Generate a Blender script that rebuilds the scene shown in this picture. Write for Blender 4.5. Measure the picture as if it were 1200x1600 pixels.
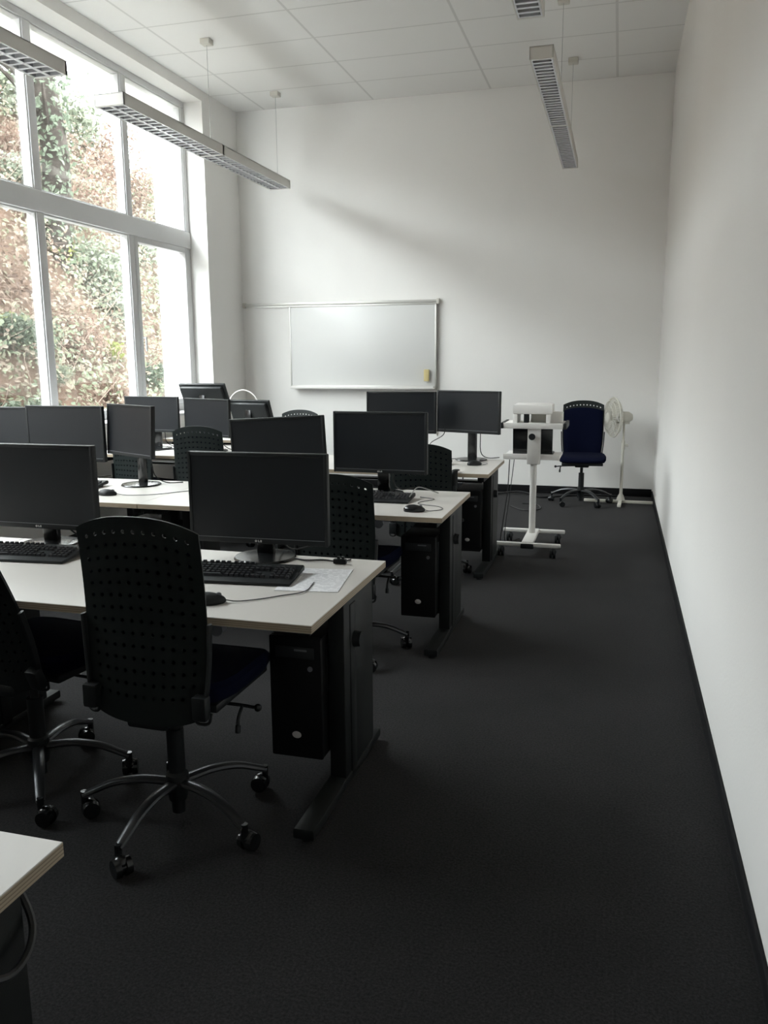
import bpy, bmesh, math, random
from mathutils import Vector, Matrix
R = math.radians
PI = math.pi
random.seed(7)
C = bpy.context.scene.collection
for o in list(bpy.data.objects):
    bpy.data.objects.remove(o)

# ------------------------------------------------------------------ camera
cam_d = bpy.data.cameras.new('camera')
cam = bpy.data.objects.new('camera', cam_d)
C.objects.link(cam)
cam_d.sensor_fit = 'VERTICAL'
cam_d.sensor_height = 36.0
cam_d.lens = 36.0 * 1292.0 / 1600.0
cam_d.clip_start = 0.02
right = Vector((0.963, 0.270, -0.006))
down = Vector((0.044, -0.179, -0.983))
fwd = Vector((-0.266, 0.946, -0.184)).normalized()
right = (right - fwd * right.dot(fwd)).normalized()
up = right.cross(fwd)
m = Matrix((right, up, -fwd)).transposed().to_4x4()
m.translation = Vector((0, 0, 1.5))
cam.matrix_world = m
bpy.context.scene.camera = cam

# ------------------------------------------------------------------ light
w = bpy.data.worlds.new('overcast_sky')
bpy.context.scene.world = w
w.use_nodes = True
bg = w.node_tree.nodes['Background']
bg.inputs['Color'].default_value = (0.93, 0.965, 1.0, 1)
bg.inputs['Strength'].default_value = 26.5
vs = bpy.context.scene.view_settings
vs.view_transform = 'Standard'
vs.look = 'None'
vs.gamma = 1
vs.use_curve_mapping = False
vs.exposure = 0.0

# room numbers
XR, XL, YB, YF, ZC = 0.406, -4.32, 9.245, -3.0, 4.243
XG = -4.58          # glazing plane
XO = -4.93          # outer face of the window wall
WY1, WY0 = 8.42, 1.45
WZ0, WZ1 = 0.92, 4.14

def portal(name, y0, y1):
    d = bpy.data.lights.new(name, 'AREA')
    d.shape = 'RECTANGLE'
    d.size = WZ1 - WZ0
    d.size_y = y1 - y0
    d.cycles.is_portal = True
    o = bpy.data.objects.new(name, d)
    C.objects.link(o)
    o.location = (XO - 0.02, (y0 + y1) / 2, (WZ0 + WZ1) / 2)
    o.rotation_euler = (0, R(-90), 0)
portal('window_portal', WY0, WY1)

# ------------------------------------------------------------------ materials
def mat(name, col, rough=0.5, metal=0.0, spec=0.5, bump=0, bscale=50, var=0, vscale=3, sheen=0):
    ma = bpy.data.materials.new(name)
    ma.use_nodes = True
    nt = ma.node_tree
    b = nt.nodes['Principled BSDF']
    b.inputs['Base Color'].default_value = (*col, 1)
    b.inputs['Roughness'].default_value = rough
    b.inputs['Metallic'].default_value = metal
    b.inputs['Specular IOR Level'].default_value = spec
    tc = nt.nodes.new('ShaderNodeTexCoord')
    if bump:
        n = nt.nodes.new('ShaderNodeTexNoise')
        n.inputs['Scale'].default_value = bscale
        n.inputs['Detail'].default_value = 6
        nt.links.new(tc.outputs['Object'], n.inputs['Vector'])
        bp = nt.nodes.new('ShaderNodeBump')
        bp.inputs['Strength'].default_value = bump
        bp.inputs['Distance'].default_value = 0.01
        nt.links.new(n.outputs['Fac'], bp.inputs['Height'])
        nt.links.new(bp.outputs['Normal'], b.inputs['Normal'])
    if var:
        n = nt.nodes.new('ShaderNodeTexNoise')
        n.inputs['Scale'].default_value = vscale
        n.inputs['Detail'].default_value = 5
        nt.links.new(tc.outputs['Object'], n.inputs['Vector'])
        r = nt.nodes.new('ShaderNodeValToRGB')
        r.color_ramp.elements[0].position = 0.3
        r.color_ramp.elements[1].position = 0.7
        r.color_ramp.elements[0].color = (*[c * (1 - var) for c in col], 1)
        r.color_ramp.elements[1].color = (*[min(1, c * (1 + var)) for c in col], 1)
        nt.links.new(n.outputs['Fac'], r.inputs['Fac'])
        nt.links.new(r.outputs['Color'], b.inputs['Base Color'])
    return ma

M = {}
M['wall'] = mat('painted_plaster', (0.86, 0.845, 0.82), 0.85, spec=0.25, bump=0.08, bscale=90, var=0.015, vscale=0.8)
M['wall_r_dimmed'] = mat('plaster_right_dimmed', (0.77, 0.755, 0.735), 0.85, spec=0.25, bump=0.08, bscale=90, var=0.015, vscale=0.8)  # same wall plaster, shade put into its colour to dim the right wall
M['reflector'] = mat('mirror_reflector', (0.6, 0.6, 0.64), 0.2, metal=0.9)
M['beam'] = mat('painted_soffit', (0.80, 0.785, 0.765), 0.85, spec=0.25)
M['outer'] = mat('outer_white_render', (0.86, 0.86, 0.85), 0.9, spec=0.2, bump=0.1, bscale=60)
M['skirting'] = mat('black_skirting', (0.006, 0.006, 0.007), 0.7, spec=0.2)
M['frame'] = mat('window_frame_paint', (0.64, 0.64, 0.64), 0.45, var=0.02)
M['plastic'] = mat('black_plastic', (0.008, 0.010, 0.011), 0.5, spec=0.4, bump=0.04, bscale=600)
M['shell'] = mat('black_shell_plastic', (0.0085, 0.0125, 0.012), 0.46, spec=0.35, bump=0.05, bscale=400)
M['gloss'] = mat('black_gloss_plastic', (0.010, 0.011, 0.012), 0.22)
M['screen'] = mat('dark_display', (0.007, 0.009, 0.012), 0.42, spec=0.42)
M['lite_plastic'] = mat('mid_grey_plastic', (0.17, 0.175, 0.19), 0.4)
M['key'] = mat('dark_key_plastic', (0.035, 0.036, 0.04), 0.4)
M['base_metal'] = mat('dark_polished_metal', (0.05, 0.052, 0.055), 0.3, metal=0.6)
M['silver'] = mat('silver_metal', (0.6, 0.6, 0.6), 0.3, metal=0.9)
M['blue'] = mat('navy_fabric', (0.0022, 0.0038, 0.017), 0.95, spec=0.1, bump=0.3, bscale=500)
M['steel'] = mat('anthracite_steel', (0.007, 0.0085, 0.0085), 0.5, spec=0.3, bump=0.05, bscale=300)
M['pc'] = mat('black_case_steel', (0.003, 0.003, 0.0035), 0.6, spec=0.25)
M['pcside'] = mat('black_case_side', (0.02, 0.022, 0.024), 0.4)
M['badge'] = mat('pale_badge', (0.55, 0.53, 0.52), 0.4)
M['white'] = mat('white_enamel', (0.78, 0.76, 0.73), 0.4)
M['cream'] = mat('cream_plastic', (0.62, 0.60, 0.54), 0.45)
M['lamp'] = mat('lamp_enamel', (0.72, 0.70, 0.66), 0.45)
M['louvre'] = mat('louvre_aluminium', (0.74, 0.74, 0.77), 0.35, metal=0.25)
M['tube'] = mat('unlit_tube_glass', (0.8, 0.8, 0.8), 0.25)
M['board'] = mat('whiteboard_enamel', (0.72, 0.72, 0.705), 0.3, spec=0.5)
M['alu'] = mat('anodised_aluminium', (0.62, 0.61, 0.58), 0.4, metal=0.5)
M['sponge'] = mat('yellow_sponge', (0.62, 0.52, 0.26), 0.9, bump=0.3, bscale=200)
M['cable'] = mat('black_cable', (0.012, 0.012, 0.013), 0.4)
M['gcable'] = mat('grey_cable', (0.35, 0.35, 0.34), 0.5)
M['wire'] = mat('steel_wire', (0.5, 0.5, 0.49), 0.4, metal=0.4)
M['fan'] = mat('ivory_fan_plastic', (0.62, 0.60, 0.53), 0.4)
M['red'] = mat('red_plastic', (0.5, 0.05, 0.04), 0.5)
M['bark'] = mat('bark', (0.030, 0.025, 0.022), 1.0, spec=0.02, bump=1, bscale=12, var=0.4, vscale=6)
M['twig'] = mat('pale_twig', (0.17, 0.13, 0.105), 0.95, spec=0.05)
M['soil'] = mat('brown_soil', (0.07, 0.048, 0.036), 1.0, spec=0.02, bump=1, bscale=8, var=0.4, vscale=2)

# carpet
def carpet():
    ma = mat('charcoal_carpet', (0.033, 0.033, 0.036), 0.95, spec=0.15)
    nt = ma.node_tree
    b = nt.nodes['Principled BSDF']
    tc = nt.nodes.new('ShaderNodeTexCoord')
    n = nt.nodes.new('ShaderNodeTexNoise'); n.inputs['Scale'].default_value = 130; n.inputs['Detail'].default_value = 6; n.inputs['Roughness'].default_value = 0.8
    n2 = nt.nodes.new('ShaderNodeTexNoise'); n2.inputs['Scale'].default_value = 2.2; n2.inputs['Detail'].default_value = 5
    nt.links.new(tc.outputs['Object'], n.inputs['Vector'])
    nt.links.new(tc.outputs['Object'], n2.inputs['Vector'])
    r = nt.nodes.new('ShaderNodeValToRGB')
    r.color_ramp.elements[0].position = 0.36; r.color_ramp.elements[1].position = 0.68
    r.color_ramp.elements[0].color = (0.0055, 0.0058, 0.006, 1)
    r.color_ramp.elements[1].color = (0.036, 0.0345, 0.036, 1)
    nt.links.new(n.outputs['Fac'], r.inputs['Fac'])
    r2 = nt.nodes.new('ShaderNodeValToRGB')
    r2.color_ramp.elements[0].position = 0.3; r2.color_ramp.elements[1].position = 0.7
    r2.color_ramp.elements[0].color = (0.8, 0.8, 0.8, 1); r2.color_ramp.elements[1].color = (1.15, 1.12, 1.12, 1)
    nt.links.new(n2.outputs['Fac'], r2.inputs['Fac'])
    mx = nt.nodes.new('ShaderNodeMix'); mx.data_type = 'RGBA'; mx.blend_type = 'MULTIPLY'; mx.inputs[0].default_value = 1
    nt.links.new(r.outputs['Color'], mx.inputs[6]); nt.links.new(r2.outputs['Color'], mx.inputs[7])
    nt.links.new(mx.outputs[2], b.inputs['Base Color'])
    b.inputs['Sheen Weight'].default_value = 0.05; b.inputs['Sheen Roughness'].default_value = 0.4
    bp = nt.nodes.new('ShaderNodeBump'); bp.inputs['Strength'].default_value = 0.6; bp.inputs['Distance'].default_value = 0.004
    nt.links.new(n.outputs['Fac'], bp.inputs['Height']); nt.links.new(bp.outputs['Normal'], b.inputs['Normal'])
    return ma
M['carpet'] = carpet()

# desk top: pale laminate above and below, plywood layers on the edges
def desk_mat():
    ma = mat('laminate_on_plywood', (0.60, 0.57, 0.53), 0.42, spec=0.4)
    nt = ma.node_tree
    b = nt.nodes['Principled BSDF']
    tc = nt.nodes.new('ShaderNodeTexCoord')
    sp = nt.nodes.new('ShaderNodeSeparateXYZ'); nt.links.new(tc.outputs['Object'], sp.inputs[0])
    mul = nt.nodes.new('ShaderNodeMath'); mul.operation = 'MULTIPLY'; mul.inputs[1].default_value = 1 / 0.0065
    nt.links.new(sp.outputs['Z'], mul.inputs[0])
    fr = nt.nodes.new('ShaderNodeMath'); fr.operation = 'FRACT'; nt.links.new(mul.outputs[0], fr.inputs[0])
    r = nt.nodes.new('ShaderNodeValToRGB')
    r.color_ramp.elements[0].position = 0.0; r.color_ramp.elements[0].color = (0.13, 0.09, 0.06, 1)
    r.color_ramp.elements[1].position = 0.42; r.color_ramp.elements[1].color = (0.46, 0.38, 0.28, 1)
    nt.links.new(fr.outputs[0], r.inputs['Fac'])
    ge = nt.nodes.new('ShaderNodeNewGeometry')
    sn = nt.nodes.new('ShaderNodeSeparateXYZ'); nt.links.new(ge.outputs['Normal'], sn.inputs[0])
    ab = nt.nodes.new('ShaderNodeMath'); ab.operation = 'ABSOLUTE'; nt.links.new(sn.outputs['Z'], ab.inputs[0])
    gt = nt.nodes.new('ShaderNodeMath'); gt.operation = 'GREATER_THAN'; gt.inputs[1].default_value = 0.5
    nt.links.new(ab.outputs[0], gt.inputs[0])
    mx = nt.nodes.new('ShaderNodeMix'); mx.data_type = 'RGBA'
    nt.links.new(gt.outputs[0], mx.inputs[0]); nt.links.new(r.outputs['Color'], mx.inputs[6])
    mx.inputs[7].default_value = (0.60, 0.575, 0.54, 1)
    nt.links.new(mx.outputs[2], b.inputs['Base Color'])
    return ma
M['desk'] = desk_mat()

# ceiling panels with dark grid joints
def ceil_mat():
    ma = mat('ceiling_panels', (0.78, 0.77, 0.75), 0.9, spec=0.1)
    nt = ma.node_tree
    b = nt.nodes['Principled BSDF']
    tc = nt.nodes.new('ShaderNodeTexCoord')
    sp = nt.nodes.new('ShaderNodeSeparateXYZ'); nt.links.new(tc.outputs['Object'], sp.inputs[0])
    masks = []
    for ax, per, off, wd in (('X', 1.275, 0.142, 0.011), ('Y', 0.615, YB, 0.009)):
        a = nt.nodes.new('ShaderNodeMath'); a.operation = 'ADD'; a.inputs[1].default_value = off if ax == 'X' else -off
        nt.links.new(sp.outputs[ax], a.inputs[0])
        d = nt.nodes.new('ShaderNodeMath'); d.operation = 'DIVIDE'; d.inputs[1].default_value = per
        nt.links.new(a.outputs[0], d.inputs[0])
        p = nt.nodes.new('ShaderNodeMath'); p.operation = 'PINGPONG'; p.inputs[1].default_value = 0.5
        nt.links.new(d.outputs[0], p.inputs[0])
        l = nt.nodes.new('ShaderNodeMath'); l.operation = 'LESS_THAN'; l.inputs[1].default_value = wd / per
        nt.links.new(p.outputs[0], l.inputs[0])
        masks.append(l)
    mxm = nt.nodes.new('ShaderNodeMath'); mxm.operation = 'MAXIMUM'
    nt.links.new(masks[0].outputs[0], mxm.inputs[0]); nt.links.new(masks[1].outputs[0], mxm.inputs[1])
    mx = nt.nodes.new('ShaderNodeMix'); mx.data_type = 'RGBA'
    nt.links.new(mxm.outputs[0], mx.inputs[0])
    mx.inputs[6].default_value = (0.86, 0.85, 0.83, 1); mx.inputs[7].default_value = (0.70, 0.69, 0.67, 1)
    nt.links.new(mx.outputs[2], b.inputs['Base Color'])
    return ma
M['ceiling'] = ceil_mat()

def paper_mat():
    ma = mat('printed_paper', (0.82, 0.82, 0.83), 0.7, spec=0.2)
    nt = ma.node_tree
    b = nt.nodes['Principled BSDF']
    tc = nt.nodes.new('ShaderNodeTexCoord')
    sp = nt.nodes.new('ShaderNodeSeparateXYZ'); nt.links.new(tc.outputs['Object'], sp.inputs[0])
    ml = nt.nodes.new('ShaderNodeMath'); ml.operation = 'MULTIPLY'; ml.inputs[1].default_value = 75
    nt.links.new(sp.outputs['Y'], ml.inputs[0])
    fr = nt.nodes.new('ShaderNodeMath'); fr.operation = 'FRACT'; nt.links.new(ml.outputs[0], fr.inputs[0])
    lt = nt.nodes.new('ShaderNodeMath'); lt.operation = 'LESS_THAN'; lt.inputs[1].default_value = 0.35
    nt.links.new(fr.outputs[0], lt.inputs[0])
    n = nt.nodes.new('ShaderNodeTexNoise'); n.inputs['Scale'].default_value = 60
    nt.links.new(tc.outputs['Object'], n.inputs['Vector'])
    g = nt.nodes.new('ShaderNodeMath'); g.operation = 'GREATER_THAN'; g.inputs[1].default_value = 0.47
    nt.links.new(n.outputs['Fac'], g.inputs[0])
    mu = nt.nodes.new('ShaderNodeMath'); mu.operation = 'MULTIPLY'
    nt.links.new(lt.outputs[0], mu.inputs[0]); nt.links.new(g.outputs[0], mu.inputs[1])
    mx = nt.nodes.new('ShaderNodeMix'); mx.data_type = 'RGBA'
    nt.links.new(mu.outputs[0], mx.inputs[0])
    mx.inputs[6].default_value = (0.82, 0.82, 0.84, 1); mx.inputs[7].default_value = (0.55, 0.55, 0.57, 1)
    nt.links.new(mx.outputs[2], b.inputs['Base Color'])
    return ma
M['paper'] = paper_mat()

def glass_mat():
    ma = bpy.data.materials.new('window_glass'); ma.use_nodes = True
    nt = ma.node_tree; nt.nodes.clear()
    out = nt.nodes.new('ShaderNodeOutputMaterial')
    t = nt.nodes.new('ShaderNodeBsdfTransparent'); t.inputs[0].default_value = (0.96, 0.98, 0.97, 1)
    g = nt.nodes.new('ShaderNodeBsdfGlossy'); g.inputs['Roughness'].default_value = 0.02
    f = nt.nodes.new('ShaderNodeFresnel'); f.inputs[0].default_value = 1.45
    mu = nt.nodes.new('ShaderNodeMath'); mu.operation = 'MULTIPLY'; mu.inputs[1].default_value = 0.25
    nt.links.new(f.outputs[0], mu.inputs[0])
    mx = nt.nodes.new('ShaderNodeMixShader')
    nt.links.new(mu.outputs[0], mx.inputs[0]); nt.links.new(t.outputs[0], mx.inputs[1]); nt.links.new(g.outputs[0], mx.inputs[2])
    nt.links.new(mx.outputs[0], out.inputs[0])
    return ma
M['glass'] = glass_mat()

def leaf_mat(name, stops, nscale=0.8, nw=0.5, k=0.29):
    stops = [(p, tuple(v * k for v in c)) for p, c in stops]
    ma = bpy.data.materials.new(name); ma.use_nodes = True
    nt = ma.node_tree; b = nt.nodes['Principled BSDF']
    b.inputs['Roughness'].default_value = 0.55
    b.inputs['Specular IOR Level'].default_value = 0.10
    ge = nt.nodes.new('ShaderNodeNewGeometry'); tc = nt.nodes.new('ShaderNodeTexCoord')
    n = nt.nodes.new('ShaderNodeTexNoise'); n.inputs['Scale'].default_value = nscale; n.inputs['Detail'].default_value = 4
    nt.links.new(tc.outputs['Object'], n.inputs['Vector'])
    mr = nt.nodes.new('ShaderNodeMapRange'); mr.inputs[1].default_value = 0.3; mr.inputs[2].default_value = 0.7
    nt.links.new(n.outputs['Fac'], mr.inputs[0])
    mx = nt.nodes.new('ShaderNodeMix'); mx.inputs[0].default_value = nw
    nt.links.new(ge.outputs['Random Per Island'], mx.inputs[2]); nt.links.new(mr.outputs[0], mx.inputs[3])
    r = nt.nodes.new('ShaderNodeValToRGB')
    el = r.color_ramp.elements
    el[0].position, el[0].color = stops[0][0], (*stops[0][1], 1)
    el[1].position, el[1].color = stops[-1][0], (*stops[-1][1], 1)
    for p, c in stops[1:-1]:
        e = el.new(p); e.color = (*c, 1)
    nt.links.new(mx.outputs[0], r.inputs['Fac'])
    nt.links.new(r.outputs['Color'], b.inputs['Base Color'])
    tr = nt.nodes.new('ShaderNodeBsdfTranslucent'); nt.links.new(r.outputs['Color'], tr.inputs[0])
    ms = nt.nodes.new('ShaderNodeMixShader'); ms.inputs[0].default_value = 0.35
    out = nt.nodes['Material Output']
    nt.links.new(b.outputs[0], ms.inputs[1]); nt.links.new(tr.outputs[0], ms.inputs[2]); nt.links.new(ms.outputs[0], out.inputs[0])
    return ma
M['under'] = leaf_mat('mixed_undergrowth', [(0.12, (0.20, 0.13, 0.10)), (0.34, (0.48, 0.35, 0.27)), (0.46, (0.70, 0.60, 0.47)), (0.58, (0.50, 0.52, 0.34)), (0.72, (0.38, 0.47, 0.30)), (0.90, (0.72, 0.76, 0.60))], 0.7, 0.6)
M['leaf_pale'] = leaf_mat('pale_green_leaves', [(0.1, (0.36, 0.40, 0.27)), (0.6, (0.60, 0.65, 0.49)), (0.9, (0.82, 0.84, 0.70))])
M['leaf_dark'] = leaf_mat('dark_green_leaves', [(0.1, (0.13, 0.17, 0.11)), (0.6, (0.32, 0.38, 0.27)), (0.9, (0.60, 0.64, 0.52))])
M['leaf_brown'] = leaf_mat('russet_leaves', [(0.1, (0.25, 0.14, 0.11)), (0.5, (0.52, 0.35, 0.27)), (0.9, (0.68, 0.52, 0.40))])
M['leaf_yellow'] = leaf_mat('yellow_green_leaves', [(0.1, (0.38, 0.45, 0.12)), (0.6, (0.60, 0.64, 0.22)), (0.9, (0.75, 0.74, 0.30))])

# ------------------------------------------------------------------ mesh helpers
class MB:
    def __init__(s):
        s.bm = bmesh.new()
    def box(s, x0, x1, y0, y1, z0, z1, bev=0, mtx=None, seg=2):
        r = bmesh.ops.create_cube(s.bm, size=1)
        vs_ = r['verts']
        for v in vs_:
            v.co = Vector(((x0 + x1) / 2 + v.co.x * (x1 - x0), (y0 + y1) / 2 + v.co.y * (y1 - y0), (z0 + z1) / 2 + v.co.z * (z1 - z0)))
        if bev:
            es = list({e for v in vs_ for e in v.link_edges})
            nr = bmesh.ops.bevel(s.bm, geom=es, offset=bev, segments=seg, affect='EDGES', profile=0.5)
            vs_ = list({v for f in nr['faces'] for v in f.verts} | {v for v in vs_ if v.is_valid})
        if mtx is not None:
            bmesh.ops.transform(s.bm, matrix=mtx, verts=vs_)
        return s
    def cyl(s, p0, p1, r0, r1=None, seg=20, cap=True):
        r1 = r0 if r1 is None else r1
        p0, p1 = Vector(p0), Vector(p1)
        d = p1 - p0
        q = d.to_track_quat('Z', 'Y').to_matrix().to_4x4()
        q.translation = (p0 + p1) / 2
        bmesh.ops.create_cone(s.bm, cap_ends=cap, cap_tris=False, segments=seg, radius1=r0, radius2=r1, depth=d.length, matrix=q)
        return s
    def lathe(s, prof, c=(0, 0, 0), seg=28, mtx=None):
        rings = []
        for r, z in prof:
            if r < 1e-6:
                rings.append([s.bm.verts.new(Vector(c) + Vector((0, 0, z)))])
            else:
                rings.append([s.bm.verts.new(Vector(c) + Vector((r * math.cos(2 * PI * i / seg), r * math.sin(2 * PI * i / seg), z))) for i in range(seg)])
        for a, b in zip(rings, rings[1:]):
            for i in range(seg):
                j = (i + 1) % seg
                f = [a[i % len(a)], a[j % len(a)], b[j % len(b)], b[i % len(b)]]
                f = list(dict.fromkeys(f))
                if len(f) > 2:
                    try: s.bm.faces.new(f)
                    except ValueError: pass
        if mtx is not None:
            bmesh.ops.transform(s.bm, matrix=mtx, verts=[v for rr in rings for v in rr])
        return s
    def tube(s, pts, r, seg=8, smooth=4, flat=None):
        pts = [Vector(p) for p in pts]
        if smooth and len(pts) > 2:
            out = []
            P_ = [2 * pts[0] - pts[1]] + pts + [2 * pts[-1] - pts[-2]]
            for i in range(1, len(P_) - 2):
                a, b, c, d = P_[i - 1:i + 3]
                for k in range(smooth):
                    t = k / smooth
                    out.append(0.5 * (2 * b + (c - a) * t + (2 * a - 5 * b + 4 * c - d) * t * t + (3 * b - a - 3 * c + d) * t ** 3))
            out.append(pts[-1]); pts = out
        rr = r if callable(r) else (lambda t: r)
        n = len(pts); prev = None; rings = []
        for i, p in enumerate(pts):
            t = (pts[min(i + 1, n - 1)] - pts[max(i - 1, 0)]).normalized()
            if prev is None:
                u = t.orthogonal().normalized()
                if flat is not None:
                    u = (Vector(flat) - t * Vector(flat).dot(t)).normalized()
            else:
                u = (prev - t * prev.dot(t)).normalized()
            prev = u; v = t.cross(u)
            q = rr(i / (n - 1))
            ru, rv = q if isinstance(q, tuple) else (q, q)
            rings.append([s.bm.verts.new(p + u * ru * math.cos(2 * PI * k / seg) + v * rv * math.sin(2 * PI * k / seg)) for k in range(seg)])
        for a, b in zip(rings, rings[1:]):
            for k in range(seg):
                s.bm.faces.new([a[k], a[(k + 1) % seg], b[(k + 1) % seg], b[k]])
        s.bm.faces.new(rings[0][::-1]); s.bm.faces.new(rings[-1])
        return s
    def prism(s, poly, z0, z1, bev=0, mtx=None):
        a = [s.bm.verts.new((x, y, z0)) for x, y in poly]
        b = [s.bm.verts.new((x, y, z1)) for x, y in poly]
        n = len(poly)
        fs = [s.bm.faces.new(a[::-1]), s.bm.faces.new(b)]
        for i in range(n):
            fs.append(s.bm.faces.new([a[i], a[(i + 1) % n], b[(i + 1) % n], b[i]]))
        vs_ = a + b
        if bev:
            es = list({e for f in fs[:2] for e in f.edges})
            nr = bmesh.ops.bevel(s.bm, geom=es, offset=bev, segments=2, affect='EDGES', profile=0.5)
            vs_ = list({v for f in nr['faces'] for v in f.verts} | {v for v in vs_ if v.is_valid})
        if mtx is not None:
            bmesh.ops.transform(s.bm, matrix=mtx, verts=vs_)
        return s
    def ball(s, c, r, sc=(1, 1, 1), seg=16):
        m4 = Matrix.Translation(Vector(c)) @ Matrix.Diagonal((r * sc[0], r * sc[1], r * sc[2], 1))
        bmesh.ops.create_uvsphere(s.bm, u_segments=seg, v_segments=max(6, seg // 2), radius=1, matrix=m4)
        return s
    def build(s, name, material, parent=None, smooth=True, loc=None, recalc=True, rot=None):
        if recalc:
            bmesh.ops.recalc_face_normals(s.bm, faces=s.bm.faces)
        me = bpy.data.meshes.new(name)
        s.bm.to_mesh(me); s.bm.free()
        me.materials.append(material)
        if smooth:
            for p in me.polygons: p.use_smooth = True
            try:
                me.set_sharp_from_angle(angle=R(35))
            except Exception: pass
        o = bpy.data.objects.new(name, me); C.objects.link(o)
        if parent: o.parent = parent
        if loc: o.location = loc
        if rot: o.rotation_euler = rot
        return o

def box(*a, **k): return MB().box(*a, **k)
def tag(o, label, cat, group=None, kind=None):
    o['label'] = label; o['category'] = cat
    if group: o['group'] = group
    if kind: o['kind'] = kind
    return o
def thing(name, label, cat, loc=(0, 0, 0), rz=0, group=None):
    o = bpy.data.objects.new(name, None); C.objects.link(o)
    o.location = loc; o.rotation_euler = (0, 0, rz); o.empty_display_size = 0.1
    return tag(o, label, cat, group)
def struct(o, label=None):
    o['kind'] = 'structure'
    if label: o['label'] = label
    return o
def kids(o): return [c for c in bpy.data.objects if c.parent == o]
def dup(root, loc, rz, label, group=None):
    r = root.copy(); C.objects.link(r)
    r.location = loc; r.rotation_euler = (0, 0, rz); r['label'] = label
    if group: r['group'] = group
    elif 'group' in r: del r['group']
    def rec(src, dst):
        for ch in kids(src):
            c = ch.copy(); C.objects.link(c); c.parent = dst
            rec(ch, c)
    rec(root, r)
    return r

# ------------------------------------------------------------------ room
struct(box(XL - 0.3, XR + 0.2, YF - 0.2, YB + 0.2, -0.1, 0).build('floor', M['carpet'], smooth=False))
struct(box(XL - 0.02, XR + 0.2, YF - 0.2, YB + 0.2, ZC, ZC + 0.12).build('ceiling', M['ceiling'], smooth=False))
struct(box(XR, XR + 0.2, YF - 0.2, YB + 0.2, 0, ZC).build('wall_right', M['wall_r_dimmed'], smooth=False))
struct(box(XO, XR + 0.2, YB, YB + 0.2, 0, ZC + 0.12).build('wall_back', M['wall'], smooth=False))
struct(box(XO, XR + 0.2, YF - 0.2, YF, 0, ZC + 0.12).build('wall_front', M['wall'], smooth=False))
b = MB()
b.box(XO, XL, WY1, YB, 0, ZC + 0.12)
b.box(XO, XL, YF, WY0, 0, ZC + 0.12)
b.box(XO, XL, WY0, WY1, WZ1, ZC + 0.12)
b.box(XO, XL, WY0, WY1, -1.5, WZ0)
struct(b.build('wall_left', M['wall'], smooth=False))
struct(box(XO - 0.03, XR + 0.2, YF, YB, ZC + 0.12, ZC + 0.3).build('trim_1', M['outer'], smooth=False))
struct(box(XR - 0.012, XR, YF, YB, 0, 0.065, bev=0.003).build('baseboard_right', M['skirting']))
struct(box(XL, XR - 0.012, YB - 0.014, YB, 0, 0.085, bev=0.003).build('baseboard_back', M['skirting']))
struct(box(XL, XL + 0.012, YF, YB - 0.014, 0, 0.065, bev=0.003).build('baseboard_left', M['skirting']))
struct(box(XG + 0.02, XL + 0.04, WY0, WY1, WZ0, WZ0 + 0.03, bev=0.006).build('trim_2', M['frame']))

# window: bays between mullions
def window():
    root = bpy.data.objects.new('window_1', None); C.objects.link(root); root['kind'] = 'structure'
    root['label'] = 'tall pale grey framed window wall with a transom and narrow end casement'
    mul = [WY0 + 0.035, 3.25, 4.60, 5.97, 7.28, WY1 - 0.035]
    T0, T1 = 2.66, 2.83
    x0, x1 = XG - 0.05, XG + 0.05
    for y0, y1, z0, z1 in ((WY0, WY1, WZ1 - 0.06, WZ1), (WY0, WY1, WZ0 + 0.03, WZ0 + 0.1)):
        box(x0, x1, y0, y1, z0, z1, bev=0.006).build('frame', M['frame'], root)
    box(x0 - 0.01, x1 + 0.012, WY0, WY1, T0, T1, bev=0.01).build('transom', M['frame'], root)
    for k, y in enumerate(mul):
        h = 0.035 if k in (0, len(mul) - 1) else 0.045
        for z0, z1 in ((WZ0 + 0.1, T0), (T1, WZ1 - 0.06)):
            box(x0, x1, y - h, y + h, z0, z1, bev=0.008).build('mullion', M['frame'], root)
    for k in range(len(mul) - 1):
        ya, yb = mul[k] + 0.045, mul[k + 1] - (0.035 if k == len(mul) - 2 else 0.045)
        for z0, z1 in ((WZ0 + 0.1, T0), (T1, WZ1 - 0.06)):
            cas = (k == len(mul) - 2 and z0 < 2) or (k == 0 and z0 < 2)
            fw = 0.055 if cas else 0.014
            s = MB()
            dx = 0.035 if cas else 0.02
            for a in ((ya, ya + fw, z0, z1), (yb - fw, yb, z0, z1), (ya + fw, yb - fw, z0, z0 + fw), (ya + fw, yb - fw, z1 - fw, z1)):
                s.box(XG - 0.03, XG + dx + 0.02, *a, bev=0.004)
            sash = s.build('sash', M['frame'], root)
            box(XG - 0.006, XG + 0.006, ya + fw - 0.004, yb - fw + 0.004, z0 + fw - 0.004, z1 - fw + 0.004).build('pane', M['glass'], sash, smooth=False)
            if cas:
                g = MB().box(XG + dx + 0.02, XG + dx + 0.03, ya + 0.01, ya + 0.04, 1.62, 1.76, bev=0.004)
                g.cyl((XG + dx + 0.03, ya + 0.025, 1.7), (XG + dx + 0.07, ya + 0.025, 1.7), 0.01)
                g.box(XG + dx + 0.06, XG + dx + 0.075, ya + 0.012, ya + 0.036, 1.57, 1.71, bev=0.005)
                g.build('handle', M['frame'], sash)
window()

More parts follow.
